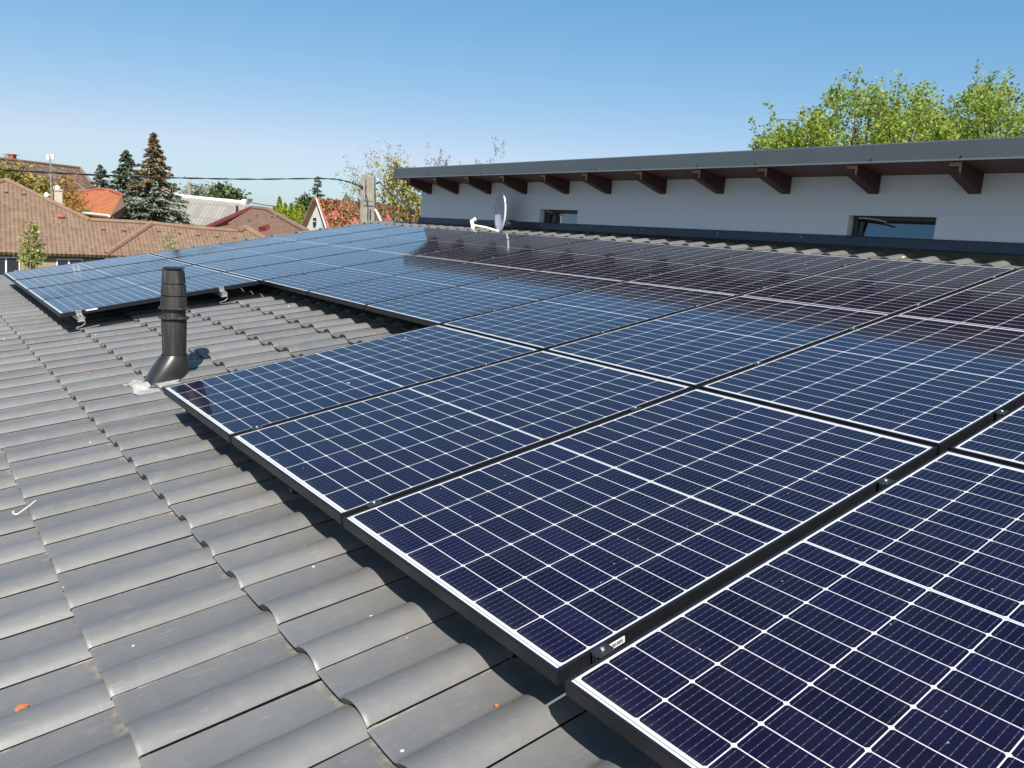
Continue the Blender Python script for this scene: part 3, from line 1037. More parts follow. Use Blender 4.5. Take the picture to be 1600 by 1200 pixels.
def make_tree(name, label, cat, base, height, clumps, leafs, lsize, mat, bark, trunk_r=.12, clump_r=.45, group=None, limb_r=.03, fork=.45, aspect=.65, per_shoot=0, shoot_len=.6, jit=.5):
    """trunk with limbs to every clump centre; leaves scattered round the clumps and along shoots"""
    base = np.array(base, float)
    e = empty(name, base)
    tag(e, label, cat, group)
    tm = MB()
    topz = base + np.array([0, 0, height])
    cl = np.array(clumps)
    mid = np.array([cl[:, 0].mean(), cl[:, 1].mean(), 0])
    def trunk_at(t_):
        return base + np.array([(mid[0] - base[0]) * t_ * .7, (mid[1] - base[1]) * t_ * .7, height * t_ * .85])
    tm.tube([trunk_at(t_) for t_ in np.linspace(0, 1, 9)], list(np.linspace(trunk_r, trunk_r * .2, 9)), 8)
    LP = []
    LD = []
    for c in cl:
        rel = np.clip((c[2] - base[2]) / height - .30 - .15 * rng.random(), fork * .6, .92)
        s = trunk_at(rel)
        m_ = s * .45 + c * .55 + np.array([0, 0, -.12 * np.linalg.norm(c[:2] - s[:2])]) + rng.normal(size=3) * .08
        tm.tube([s, (s + m_) / 2 + rng.normal(size=3) * .04, m_, c], [limb_r, limb_r * .8, limb_r * .55, limb_r * .2], 5)
        k_ = int(leafs * (.6 + .8 * rng.random()))
        pp = rng.normal(size=(k_, 3))
        pp *= (rng.random(k_) ** (1 / 2.2) / np.linalg.norm(pp, axis=1))[:, None]
        LP.append(c + pp * clump_r * (.7 + .6 * rng.random()) * np.array([1, 1, .85]))
        for _ in range(per_shoot):
            dr = np.array([rng.normal() * .45, rng.normal() * .45, 1.0]) + .5 * (c - (base + [0, 0, height * .5])) / height
            dr /= np.linalg.norm(dr)
            st_ = c + rng.normal(size=3) * clump_r * .5
            ln = shoot_len * (.5 + rng.random())
            tm.tube([c, st_, st_ + dr * ln], [limb_r * .2, limb_r * .14, limb_r * .05], 4)
            tt = rng.random(30)
            LP.append(st_ + dr * ln * tt[:, None] * 1.05 + rng.normal(size=(30, 3)) * .055)
    LP = np.concatenate(LP)
    v, f = leaf_quads(LP, lsize, aspect)
    tm.build('trunk', bark, e, smooth=True)
    raw_mesh('crown', v, f, mat, e)
    return e

def conifer(name, label, base, top, r_bot, z_bot, mat, whorls=22, per=11, lsize=.16, dens=26, droop=.25, group=None, bark=None, mat_top=None, top_frac=.5, sparse=0.0, power=.85):
    base, top = np.array(base, float), np.array(top, float)
    e = empty(name, base)
    tag(e, label, 'tree', group)
    tm = MB()
    tm.tube([base, base * .5 + top * .5, top], [.16, .09, .015], 8)
    LP, LD, LPt, LDt = [], [], [], []
    for i in range(whorls):
        t_ = i / (whorls - 1)
        z = z_bot + (top[2] - .1 - z_bot) * t_
        R = r_bot * (1 - t_) ** power + .10
        for j in range(per):
            if rng.random() < sparse: continue
            a = 2 * math.pi * (j + rng.random() * .9) / per + i * 1.3
            L_ = R * (.72 + .45 * rng.random())
            dr = np.array([math.cos(a), math.sin(a), 0])
            f0 = (z - base[2]) / (top[2] - base[2])
            o = base + (top - base) * f0
            n_ = max(5, int(dens * L_ / max(r_bot, .3) + 4))
            s = np.sqrt(rng.random(n_)) * L_
            dz = -droop * s + .10 * (s / max(L_, .01)) ** 3 * L_ + (rng.random() - .5) * .12 + .25 * L_ * t_
            wob = (L_ * .18 * (1 - .6 * s / L_))
            side = np.array([-dr[1], dr[0], 0])
            P = o + s[:, None] * dr + (rng.normal(size=n_) * wob)[:, None] * side
            P[:, 2] += dz - np.abs(rng.normal(size=n_)) * .05
            D_ = np.tile(dr + np.array([0, 0, -.45]), (n_, 1)) + .5 * rng.normal(size=n_)[:, None] * side
            tgt = (LPt, LDt) if (mat_top is not None and t_ > top_frac + .12 * rng.normal()) else (LP, LD)
            tgt[0].append(P); tgt[1].append(D_)
            tm.tube([o, o + dr * L_ * .5 + np.array([0, 0, -droop * L_ * .5 + .25 * L_ * t_ * .9]), o + dr * L_ * .9 + np.array([0, 0, -droop * L_ * .85 + .25 * L_ * t_])], [.022, .014, .004], 4)
    tm.build('trunk', bark or M['bark'], e, smooth=True)
    v, f = leaf_quads(np.concatenate(LP), lsize, .34, np.concatenate(LD), .35)
    raw_mesh('crown', v, f, mat, e)
    if LPt:
        v, f = leaf_quads(np.concatenate(LPt), lsize, .34, np.concatenate(LDt), .35)
        tag(raw_mesh('browned_top', v, f, mat_top, e), 'brown dying top')
    return e

LM = {
    'lime': leafmat('lime_spring_leaf', [(0, (.11, .16, .02)), (.25, (.25, .33, .04)), (.7, (.36, .44, .07)), (1, (.48, .53, .15))], .5),
    'lime2': leafmat('lime_spring_leaf_paler', [(0, (.11, .17, .03)), (.25, (.24, .33, .05)), (.7, (.36, .44, .08)), (1, (.48, .53, .16))], .5),
    'blue_spruce': leafmat('blue_spruce_needles', [(0, (.06, .085, .06)), (.5, (.17, .20, .145)), (1, (.32, .34, .25))], .1),
    'spruce_brown': leafmat('browned_needles', [(0, (.08, .065, .035)), (.5, (.19, .14, .068)), (1, (.31, .23, .12))], .15),
    'dark_spruce': leafmat('dark_spruce_needles', [(0, (.03, .042, .024)), (.5, (.075, .095, .05)), (1, (.14, .155, .085))], .1),
    'grey_spruce': leafmat('grey_green_needles', [(0, (.05, .065, .055)), (1, (.15, .165, .13))], .1),
    'thuja': leafmat('thuja_foliage', [(0, (.14, .20, .02)), (.5, (.26, .33, .035)), (1, (.38, .42, .07))], .3),
    'green': leafmat('mid_green_leaf', [(0, (.045, .075, .025)), (.5, (.09, .13, .04)), (1, (.16, .20, .07))], .25),
    'olive': leafmat('olive_yellow_leaf', [(0, (.13, .12, .03)), (.5, (.26, .23, .05)), (1, (.40, .33, .09))], .3),
    'autumn': leafmat('autumn_leaf', [(0, (.17, .13, .07)), (.5, (.27, .21, .10)), (1, (.40, .32, .14))], .2),
    'orange': leafmat('orange_twig_leaf', [(0, (.28, .14, .035)), (.5, (.42, .22, .06)), (1, (.40, .30, .10))], .3),
    'red_vine': leafmat('red_vine_leaf', [(0, (.22, .05, .04)), (.3, (.36, .10, .07)), (.55, (.36, .22, .09)), (.8, (.34, .28, .09)), (1, (.20, .19, .07))], .25),
    'bush': leafmat('pale_green_leaf', [(0, (.17, .20, .05)), (.5, (.30, .33, .09)), (1, (.44, .45, .16))], .3),
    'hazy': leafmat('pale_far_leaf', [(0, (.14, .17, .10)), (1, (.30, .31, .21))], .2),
    'bare': leafmat('grey_bud', [(0, (.12, .105, .085)), (1, (.22, .20, .16))], .1),
}

# big lime green trees behind the raised part
def px_clumps(pts, D, dj=.8):
    return [at(x, y, D + (rng.random() - .5) * 2 * dj) for x, y in pts]
A_pts = []
outl = [(1140, 236), (1165, 222), (1190, 198), (1215, 172), (1240, 170), (1265, 140), (1290, 125), (1318, 122), (1345, 128), (1372, 118), (1400, 108), (1430, 122), (1455, 130), (1470, 160), (1490, 175)]
for i in range(150):
    x = rng.uniform(1145, 1490)
    yt = np.interp(x, [p[0] for p in outl], [p[1] for p in outl])
    y = yt + 22 + (320 - yt) * rng.random() ** .8
    A_pts.append((x, y))
def ground_at(x, D):
    p = at(x, 400, D)
    return np.array([p[0], p[1], GZ])
make_tree('lime_tree', 'tall yellow green tree left of the gap, its crown sparse at the left edge', 'tree', ground_at(1320, 17), 8.2, px_clumps(A_pts, 17, 1.6), 330, .064, LM['lime'], M['bark'], .2, .42, 'lime green trees behind the raised roof', .035, .4, .8, 2, .3)
B_pts = []
outl2 = [(1465, 190), (1490, 165), (1510, 125), (1540, 118), (1575, 125), (1605, 120), (1650, 130), (1700, 170)]
for i in range(125):
    x = rng.uniform(1470, 1700)
    yt = np.interp(x, [p[0] for p in outl2], [p[1] for p in outl2])
    y = yt + 22 + (320 - yt) * rng.random() ** .8
    if 1560 < x and 195 < y < 225 and rng.random() < .7: continue
    B_pts.append((x, y))
make_tree('lime_tree', 'yellow green tree right of the gap, cut by the right edge of the photo', 'tree', ground_at(1590, 18), 8.4, px_clumps(B_pts, 18, 1.6), 330, .066, LM['lime2'], M['bark'], .2, .44, 'lime green trees behind the raised roof', .035, .4, .8, 2, .3)

# conifers on the left
def con(name, label, px_x, y_top, y_bot, half_w, D, mat, **kw):
    t_ = at(px_x, y_top, D)
    b_ = at(px_x, y_bot, D)
    return conifer(name, label, (t_[0], t_[1], GZ), t_, half_w * D / FPX, b_[2], mat, **kw)
con('blue_spruce', 'large blue green spruce with brown dying top behind the brown roof', 240, 207, 362, 62, 34, LM['blue_spruce'], whorls=20, per=10, lsize=.22, dens=85, droop=.26, mat_top=LM['spruce_brown'], top_frac=.56, power=1.12)
con('dark_spruce', 'dark green spruce standing just left of the brown topped spruce', 197, 234, 350, 42, 40, LM['dark_spruce'], whorls=17, per=9, lsize=.26, dens=40, droop=.14, power=.95)
con('small_spruce', 'small grey green spruce above the orange roof', 157, 257, 330, 24, 44, LM['grey_spruce'], whorls=13, per=8, lsize=.26, dens=24, droop=.05, sparse=.15)
con('thin_spruce', 'thin bare looking spruce behind the white gable', 497, 276, 345, 17, 46, LM['dark_spruce'], whorls=13, per=7, lsize=.22, dens=14, droop=.0, sparse=.25)

def cloud(name, label, cat, pts, D, dj, n, rad, lsize, mat, group=None, stem=True, aspect=.6, kind=None):
    """a shrub: leaf cloud round given photo points, with stems from the ground"""
    cs = [at(x, y, D + (rng.random() - .5) * 2 * dj) for x, y in pts]
    c0_ = np.mean(cs, axis=0)
    e = empty(name, (c0_[0], c0_[1], GZ))
    tag(e, label, cat, group, kind)
    P = np.concatenate([c + rng.normal(size=(n, 3)) * rad * .55 for c in cs])
    v, f = leaf_quads(P, lsize, aspect)
    raw_mesh('crown', v, f, mat, e)
    tm = MB()
    r_ = np.array([c0_[0], c0_[1], GZ])
    for c in cs[::2] if len(cs) > 3 else cs:
        tm.tube([r_, (r_ + c) / 2 + rng.normal(size=3) * .1, c], [.05, .03, .008], 5)
    tm.build('trunk', M['pale_bark'], e, smooth=True)
    return e
# thuja hedge: every column its own plant
for i, (x, yt, hw) in enumerate([(437, 312, 9), (446, 322, 9.5), (455, 322, 9.5), (465, 319, 10), (473, 325, 9), (429, 328, 9)]):
    D = 42 + .4 * (i % 3)
    t_ = at(x, yt, D); n_ = 2400
    H_ = t_[2] - GZ
    zz = rng.random(n_) ** .8
    rr = hw * D / FPX * np.minimum(1, (1 - zz) * 4.0 + .05) * np.sqrt(.3 + .7 * rng.random(n_))
    aa = rng.random(n_) * 2 * math.pi
    P = np.stack([t_[0] + rr * np.cos(aa), t_[1] + rr * np.sin(aa), GZ + .1 + zz * H_], -1)
    e = empty('thuja', (t_[0], t_[1], GZ))
    side = ('tallest column of the bright green thuja row, at its left', 'second column of the bright green thuja row from its tall left column', 'middle column of the bright green thuja row',
            'broad column of the bright green thuja row', 'rightmost column of the bright green thuja row, beside the white gable', 'low leftmost column of the bright green thuja row')[i]
    tag(e, side, 'thuja', 'thuja row between the brown roof and the white gable')
    v, f = leaf_quads(P, .22, .45, np.tile([0, 0, 1.0], (n_, 1)), .5)
    raw_mesh('crown', v, f, LM['thuja'], e)
    tm = MB(); tm.tube([(t_[0], t_[1], GZ), t_ - np.array([0, 0, .3])], [.06, .01], 5)
    tm.build('trunk', M['bark'], e)
cloud('leafy_tree', 'mid green leafy tree between the thuja row and the white gable', 'tree', [(477, 322), (483, 332), (474, 336), (487, 344), (480, 347), (491, 352), (480, 318)], 46, 1, 420, .42, .2, LM['green'])
cloud('round_tree', 'round mid green tree beyond the grey corrugated roof', 'tree', [(345, 300), (352, 304), (360, 308), (347, 310), (368, 313), (340, 312), (356, 314), (372, 316), (343, 320), (365, 322)], 60, 1.5, 300, .6, .32, LM['green'])
cloud('pale_tree', 'pale hazy yellow tree beyond the grey corrugated roof', 'tree', [(303, 300), (311, 303), (320, 306), (298, 306), (328, 312), (308, 312), (316, 314)], 75, 2, 170, .8, .3, LM['hazy'])
cloud('olive_tree', 'yellow green tree in front of the old brown roof at the left edge', 'tree',
      [(5, 274), (20, 280), (38, 285), (55, 292), (70, 296), (30, 300), (10, 290), (48, 305), (64, 310), (78, 300), (15, 310), (35, 316), (58, 320), (-10, 280), (75, 318), (22, 272), (25, 325)], 33, 1.5, 330, .42, .15, LM['olive'])
cloud('autumn_shrub', 'orange yellow shrub left of the orange roof', 'shrub', [(104, 287), (108, 300), (100, 310), (113, 315), (118, 325), (106, 325), (98, 325), (122, 318)], 31, .8, 170, .34, .11, LM['orange'])
cloud('roof_side_shrub', 'small yellow green shrub below the orange roof eave', 'shrub', [(138, 338), (141, 342)], 30, .2, 220, .18, .1, LM['bush'])
cloud('young_tree', 'young pale green tree before the beige wall of the brown roofed house', 'tree',
      [(48, 352), (54, 360), (45, 368), (55, 374), (40, 380), (60, 385), (47, 390), (36, 395), (56, 398), (64, 396), (44, 405), (38, 408), (58, 408), (50, 414)], 19.5, .3, 80, .12, .07, LM['bush'])
cloud('wispy_sapling', 'wispy yellow sapling in front of the brown roof', 'tree', [(265, 368), (268, 378), (260, 383), (272, 386), (264, 391)], 18.5, .3, 34, .14, .05, LM['bush'])

# half bare autumn tree behind the concrete pole
pts = []
for i in range(42):
    x = rng.uniform(545, 705)
    yt = np.interp(x, [540, 570, 600, 640, 680, 700], [290, 262, 250, 256, 262, 275])
    pts.append((x, yt + 6 + (345 - yt) * rng.random()))
make_tree('autumn_tree', 'half bare autumn tree with yellow brown leaves behind the concrete pole', 'tree', ground_at(625, 26), 7.0, px_clumps(pts, 26, 1.2), 8, .055, LM['autumn'], M['pale_bark'], .12, .42, None, .02, .35, .7, 2, .7)
pts = [(688, 250), (695, 262), (684, 266), (752, 258), (776, 256), (764, 268), (735, 270), (705, 268)]
make_tree('bare_tree', 'bare twiggy tree just showing above the left end of the raised roof', 'tree', ground_at(720, 30), 7.2, px_clumps(pts, 30, .8), 4, .06, LM['bare'], M['pale_bark'], .1, .4, None, .02, .4, .7, 2, .55)
pts = [(612, 300), (622, 282), (628, 300), (618, 268), (638, 320), (648, 330), (650, 312), (605, 320)]
cloud('golden_tree', 'golden green narrow tree between the pole and the raised roof', 'tree', pts + [(622, 315), (636, 300), (645, 345), (655, 350), (660, 320)], 24, .8, 95, .42, .12, LM['olive'])

# ------------------------------------------------------------------ neighbouring houses
def face_obj(name, mat, pts3, p0, ex, ey, parent, thick=.14):
    """flat roof face from 3-D points with a metric UV map"""
    me = bpy.data.meshes.new(name)
    me.from_pydata([tuple(p) for p in pts3], [], [tuple(range(len(pts3)))])
    bm = bmesh.new(); bm.from_mesh(me)
    for f in bm.faces:
        f.normal_update()
        if f.normal.z < 0: f.normal_flip()
    uvl = bm.loops.layers.uv.new('UVMap')
    for f in bm.faces:
        for l in f.loops:
            d_ = np.array(l.vert.co) - p0
            l[uvl].uv = (float(d_ @ ex) + 50, float(d_ @ ey) + 50)
    bm.to_mesh(me); bm.free()
    me.materials.append(mat)
    o = bpy.data.objects.new(name, me); COL.objects.link(o)
    adopt(o, parent)
    s_ = o.modifiers.new('thick', 'SOLIDIFY'); s_.thickness = thick; s_.offset = -1
    return o

class Plane:
    """roof plane through an eave line seen at two photo points, rising away at a given slope"""
    def __init__(s, a, b, Da, slope, z=None, Db=None):
        s.a = at(a[0], a[1], Da)
        if Db is None:
            d_ = ray(*b); t_ = (s.a[2] - CAM[2]) / d_[2]
            s.b = CAM + d_ * t_
        else:
            s.b = at(b[0], b[1], Db)
        s.ex = s.b - s.a; s.ex /= np.linalg.norm(s.ex)
        h = np.cross(np.array([0, 0, 1.0]), s.ex); h /= np.linalg.norm(h)
        if h @ FH < 0: h = -h
        s.out = -h
        s.ey = h * math.cos(math.radians(slope)) + np.array([0, 0, math.sin(math.radians(slope))])
        s.n = np.cross(s.ex, s.ey)
    def __call__(s, x, y):
        return on_plane(x, y, s.a, s.n)
    def face(s, name, mat, px, parent, thick=.14):
        return face_obj(name, mat, [s(*p) for p in px], s.a, s.ex, s.ey, parent, thick)
    def cap(s, name, mat, px, parent, r=.11):
        m = MB()
        pts = [s(*p) for p in px]
        out = []
        for p, q in zip(pts[:-1], pts[1:]):
            n_ = max(2, int(np.linalg.norm(q - p) / .34))
            for i in range(n_):
                a_, b_ = p + (q - p) * i / n_, p + (q - p) * (i + 1) / n_
                m.tube([a_, b_], [r * 1.08, r * .94], 8)
        return m.build(name, mat, parent, smooth=True)

R_BROWN = roofing('brown_roof_tile', (.165, .106, .068), (.24, .158, .106), .105, .17, .75, None, .02)
R_BROWN2 = roofing('red_brown_roof_tile', (.165, .095, .062), (.235, .140, .093), .12, .2, .75, None, .03)
R_ORANGE = roofing('orange_roof_tile', (.34, .105, .035), (.45, .155, .055), .25, .36, .7, None, .03)
R_OLD = roofing('old_roof_tile', (.11, .062, .044), (.17, .10, .072), .22, .33, .85, (.30, .25, .2), .03)
R_GREY = roofing('grey_corrugated_sheet', (.24, .225, .19), (.32, .30, .26), .34, 1.8, .85, None, .08)
R_RED = roofing('red_roof_tile', (.28, .078, .055), (.37, .13, .085), .22, .33, .8, (.27, .18, .1), .02)

# brown roofed house
h1 = empty('brown_roofed_house', ground_at(60, 24))
tag(h1, 'beige house with long brown tiled hip roof at the left, behind the solar panels', 'house')
P1 = Plane((0, 394), (165, 398.5), 20.5, 31, Db=21.8)
P1.face('roof', R_BROWN, [(-230, 387), (165, 398.5), (236, 349), (140, 344), (9, 281), (-30, 296), (-160, 330)], h1, .09)
P1b = Plane((165, 398.5), (420, 416), 22.6, 19, Db=21.6)
P1.face('wing_roof', R_BROWN, [(165, 398.5), (420, 408), (414, 374), (384, 356), (372, 361.5), (300, 356), (236, 349)], h1)
P1.cap('ridge_cap', M['ridge_tile'], [(-30, 296), (9, 281), (140, 344), (236, 349), (300, 356), (372, 361.5)], h1, .07)
P1.cap('ridge_cap', M['ridge_tile'], [(236, 350), (166, 397)], h1, .09)
P1.cap('ridge_cap', M['ridge_tile'], [(372, 361.5), (384, 356), (414, 374)], h1, .1)
# rear slope and walls
e0, e1 = P1(-230, 387), P1(420, 408)
back = -P1.out
rid0, rid1 = P1(9, 281), P1(372, 361.5)
m = MB()
wa, wb = e0 + back * .22, P1(420, 408) + back * .22
for p_, q_ in ((wa, wb),):
    top = min(p_[2], q_[2]) - .06 + .55 * math.tan(math.radians(19)) * .0
    m.prism([(p_[0], p_[1], GZ), (q_[0], q_[1], GZ), (q_[0], q_[1], top), (p_[0], p_[1], top)], back * 9)
m.build('wall', M['beige_wall'], h1)
# shaded stretch of the wall, its shade painted as a brown patch, and windows
def wall_pt(x, y): return on_plane(x, y, wa, P1.out)
nrm_ = P1.out
def flat_on_wall(name, mat, x0, y0, x1, y1, parent, thick, dz=0.0):
    c_ = [wall_pt(x0, y0), wall_pt(x1, y0), wall_pt(x1, y1), wall_pt(x0, y1)]
    m_ = MB(); m_.prism([p + nrm_ * (.006 + dz) for p in c_], nrm_ * thick)
    return m_.build(name, mat, parent)
flat_on_wall('shaded_wall_patch', M['brown_wall_and_shade'], 64, 399, 80, 470, h1, .02)
for (x0, x1, y0, xm) in ((-22, 31, 401, 9), (88, 129, 404, 107)):
    w_ = flat_on_wall('window', M['white_frame'], x0, y0, x1, 450, h1, .05)
    flat_on_wall('pane', M['pane_far'], x0 + 2, y0 + 2.4, xm - 1.5, 449, w_, .02, .05)
    flat_on_wall('pane', M['pane_far'], xm + 1.8, y0 + 2.4, x1 - 2.4, 449, w_, .02, .05)
# little roof vents and a box vent
m = MB()
for (x, y) in ((9, 301), (37, 304), (161, 359), (194, 361), (248, 362), (280, 365), (309, 368), (338, 370), (366, 372)):
    p = P1(x, y); m.box(p + P1.n * np.sign(P1.n[2]) * .03, (.09, .09, .06), [P1.ex, P1.ey, P1.n])
m.build('roof_vents', M['ridge_tile'], h1)
p = P1(95, 340); m = MB(); m.box(p + P1.n * np.sign(P1.n[2]) * .04, (.17, .14, .1), [P1.ex, P1.ey, P1.n])
m.build('roof_outlet', M['brick'], h1, bevel=.02)
# cream chimney with pot
pc = P1(91, 322) + back * .55
m = MB(); zt = at(91, 299, pc @ FH - CAM @ FH)[2]
m.box((pc[0], pc[1], (pc[2] - .8 + zt) / 2), (.27, .27, zt - pc[2] + .8), [P1.ex, back, [0, 0, 1]])
m.box((pc[0], pc[1], zt + .03), (.31, .31, .05), [P1.ex, back, [0, 0, 1]])
ch = m.build('chimney', M['cream_chimney'], h1, bevel=.01)
m = MB(); m.lathe([(.09, 0), (.10, .04), (.08, .09), (.02, .11)], (pc[0], pc[1], zt + .06), 14)
m.build('chimney_pot', M['white_trim'], ch, smooth=True)
DC = (pc - CAM) @ FH
# antenna mast beside it (bolted to that roof but a separate thing)
an = empty('aerial_mast', at(80, 318, DC - .3))
tag(an, 'thin aerial mast with white panels beside the cream chimney', 'aerial')
m = MB(); m.tube([at(80, 320, DC - .3) - np.array([0, 0, .4]), at(78.5, 243, DC - .3)], [.022, .016], 8)
m.build('mast', M['alu'], an, smooth=True)
for (x, y) in ((75, 245.5), (82, 245)):
    m = MB(); c_ = at(x, y, DC - .35)
    m.box(c_, (.085, .03, .13), [RH, FH, [0, 0, 1]])
    m.tube([c_, at(78.6, 246, DC - .3)], .008, 6)
    m.build('panel', M['white_plastic'], an)
m = MB(); c_ = at(73, 304, DC - .3)
m.lathe([(.0, 0), (.05, .008), (.065, .02)], c_, 16, ax=[[0, 0, 1], RH, -FH])
m.tube([c_, at(80, 305, DC - .3)], .012, 6)
m.build('side_dish', M['white_plastic'], an, smooth=True)

# orange roofed house
h2 = empty('orange_roofed_house', ground_at(150, 33))
tag(h2, 'house with bright orange hip roof behind the brown roof', 'house')
P2 = Plane((117, 331), (173, 337.5), 32, 27)
P2.face('roof', R_ORANGE, [(90, 328), (173, 337.5), (190, 304.5), (172, 297.5), (152, 295.5), (112, 305), (92, 315)], h2)
P2.cap('ridge_cap', M['brick'], [(112, 305), (152, 295.5), (172, 297.5), (190, 304.5)], h2, .08)
P2.cap('ridge_cap', M['brick'], [(172, 298), (123, 317)], h2, .09)
m = MB(); a_, b_ = P2(90, 328), P2(173, 337.5)
bk2 = -P2.out
m.prism([a_ + bk2 * .5 - [0, 0, .2], b_ + bk2 * .5 - [0, 0, .2], (b_[0] + bk2[0] * .5, b_[1] + bk2[1] * .5, GZ), (a_[0] + bk2[0] * .5, a_[1] + bk2[1] * .5, GZ)], bk2 * 4)
m.build('wall', M['brown_wall_and_shade'], h2)
m = MB(); m.tube([a_ + P2.out * .05, b_ + P2.out * .05], .045, 8)
m.build('gutter', M['white_trim'], h2, smooth=True)
m = MB(); dv = (b_ - CAM) @ FH
m.prism([b_, P2(190, 304.5), at(195, 322, dv + 3.4), at(181, 352, dv + 2)], [0, 0, -.08])
m.build('shaded_side_face', M['brown_wall_and_shade'], h2)  # side face of the roof, its shadow put into the dark brown colour

# old brown roof far left
h3 = empty('old_roofed_house', ground_at(60, 44))
tag(h3, 'far house with big weathered brown roof and a red brick chimney at the left edge', 'house')
P3 = Plane((-60, 334), (190, 345), 40, 34)
P3.face('roof', R_OLD, [(-120, 330), (190, 345), (153, 300), (125, 262.5), (0, 248), (-120, 238)], h3)
P3.cap('ridge_cap', M['ridge_tile'], [(-120, 238), (0, 248), (125, 262.5), (153, 300), (190, 345)], h3, .1)
a_, b_ = P3(-120, 330), P3(185, 345); bk3 = -P3.out
m = MB(); m.prism([a_ + bk3 * .5 - [0, 0, .2], b_ + bk3 * .5 - [0, 0, .2], (b_[0] + bk3[0] * .5, b_[1] + bk3[1] * .5, GZ), (a_[0] + bk3[0] * .5, a_[1] + bk3[1] * .5, GZ)], bk3 * 8)
m.build('wall', M['white_wall'], h3)
c_ = P3(28, 252) + bk3 * .4
m = MB(); zt = at(28, 243, (c_ - CAM) @ FH)[2]
m.box((c_[0], c_[1], zt - .6), (.34, .34, 1.3), [RH, FH, [0, 0, 1]])
m.box((c_[0], c_[1], zt + .03), (.42, .42, .07), [RH, FH, [0, 0, 1]])
m.build('chimney', M['brick'], h3)
a3 = empty('aerial', at(9, 252, 43))
tag(a3, 'small grey aerial on the ridge of the old brown roof', 'aerial')
m = MB(); m.tube([at(9.5, 256, 43), at(9.5, 240, 43)], .025, 6)
m.tube([at(4, 241.5, 43), at(15, 240.5, 43)], .02, 6); m.tube([at(6, 244.5, 43), at(14, 244, 43)], .02, 6)
for x in (4.5, 7, 12, 14.5):
    m.tube([at(x, 241, 42.6), at(x, 241, 43.4)], .012, 5)
m.build('rods', M['alu'], a3)

# grey corrugated roof
h4 = empty('grey_roofed_building', ground_at(330, 40))
tag(h4, 'building with pale grey corrugated roof and white ridge cap, right of the large spruce', 'building')
P4 = Plane((255, 366), (345, 372), 36, 22)
P4.face('roof', R_GREY, [(230, 364), (400, 375), (386, 317.5), (262, 305)], h4)
P4.cap('ridge_cap', M['white_trim'], [(262, 305), (383, 317)], h4, .10)
m = MB(); m.tube([P4(382, 317) - P4.ex * .1, P4(386, 318)], [.2, .2], 10); m.build('ridge_end', M['white_trim'], h4, smooth=True)
a_, b_ = P4(235, 364), P4(395, 375); bk4 = -P4.out
m = MB(); m.prism([a_ + bk4 * .4 - [0, 0, .2], b_ + bk4 * .4 - [0, 0, .2], (b_[0] + bk4[0] * .4, b_[1] + bk4[1] * .4, GZ), (a_[0] + bk4[0] * .4, a_[1] + bk4[1] * .4, GZ)], bk4 * 6)
m.build('wall', M['white_wall'], h4)

# red brown hipped house in the middle
h5 = empty('red_brown_roofed_house', ground_at(420, 28))
tag(h5, 'house with red brown hip roof in the middle distance beyond the solar panels', 'house')
P5 = Plane((380, 392), (490, 371), 27, 24, Db=25.5)
P5.face('roof', R_BROWN2, [(345, 398), (500, 374), (480, 361.5), (418, 327.5), (394, 324.5), (357, 352)], h5)
P5b = Plane((322, 357), (345, 385), 31, 24, Db=27.6)
m = [at(394, 324.5, (P5(394, 324.5) - CAM) @ FH), P5(357, 352), P5(345, 398), at(318, 385, 28.5), at(324, 355.5, 31.5)]
face_obj('hip_face', R_BROWN2, m, m[0], (m[1] - m[0]) / np.linalg.norm(m[1] - m[0]), np.array([0, 0, 1.0]), h5)
P5.cap('ridge_cap', M['ridge_tile'], [(357, 352), (394, 324.5), (418, 327.5), (480, 361.5)], h5, .1)
q_ = MB(); q_.tube([m[0], m[4]], .10, 6); q_.build('verge_trim', M['red_trim'], h5, smooth=True)
q_ = MB()
for (x, y) in ((404, 338), (427, 340), (392, 346)):
    q_.box(P5(x, y) + [0, 0, .05], (.14, .14, .1), [P5.ex, P5.ey, P5.n])
q_.build('roof_vents', M['ridge_tile'], h5)
q_ = MB(); q_.box(P5(413, 360) + [0, 0, .08], (.34, .22, .2), [P5.ex, P5.ey, P5.n]); q_.build('roof_outlet', M['red_trim'], h5)
dd = (m[0] - CAM) @ FH + 1.0
q_ = MB(); q_.tube([at(370.5, 337, dd), at(370.5, 324, dd), at(370.5, 321, dd)], [.07, .06, .045], 10); q_.build('vent_stack', M['dark_plastic'], h5, smooth=True)
wl = [P5(345, 398), P5(500, 374)]
q_ = MB(); b5 = -P5.out
q_.prism([wl[0] + b5 * .5 - [0, 0, .2], wl[1] + b5 * .5 - [0, 0, .2], (wl[1][0] + b5[0] * .5, wl[1][1] + b5[1] * .5, GZ), (wl[0][0] + b5[0] * .5, wl[0][1] + b5[1] * .5, GZ)], b5 * 4)
q_.build('wall', M['beige_wall'], h5)

# white gable house with red roof under vines
h6 = empty('red_roofed_house', ground_at(540, 40))
tag(h6, 'white gabled house with steep red roof overgrown by vine leaves', 'house')
ap, bl, br = at(498, 311, 38), at(470, 372, 38.4), at(519, 372, 37.3)
m = MB(); gl = lambda p: np.array([p[0], p[1], GZ])
m.prism([ap, bl, gl(bl), gl(br), br], (ap - at(498, 311, 38.3)) * -1 + RH * .05)
gw = m.build('gable_wall', M['white_wall'], h6)
rv = at(662, 326, 42) - ap
rf = [ap, ap + rv, br + rv * 1.0, br]
nrm6 = np.cross(rf[1] - rf[0], rf[3] - rf[0]); nrm6 /= np.linalg.norm(nrm6)
exr = rv / np.linalg.norm(rv); eyr = np.cross(nrm6, exr)
face_obj('roof', R_RED, [p + exr * -.12 for p in (rf[0], rf[3])] + [rf[2], rf[1]], ap, exr, eyr, h6)
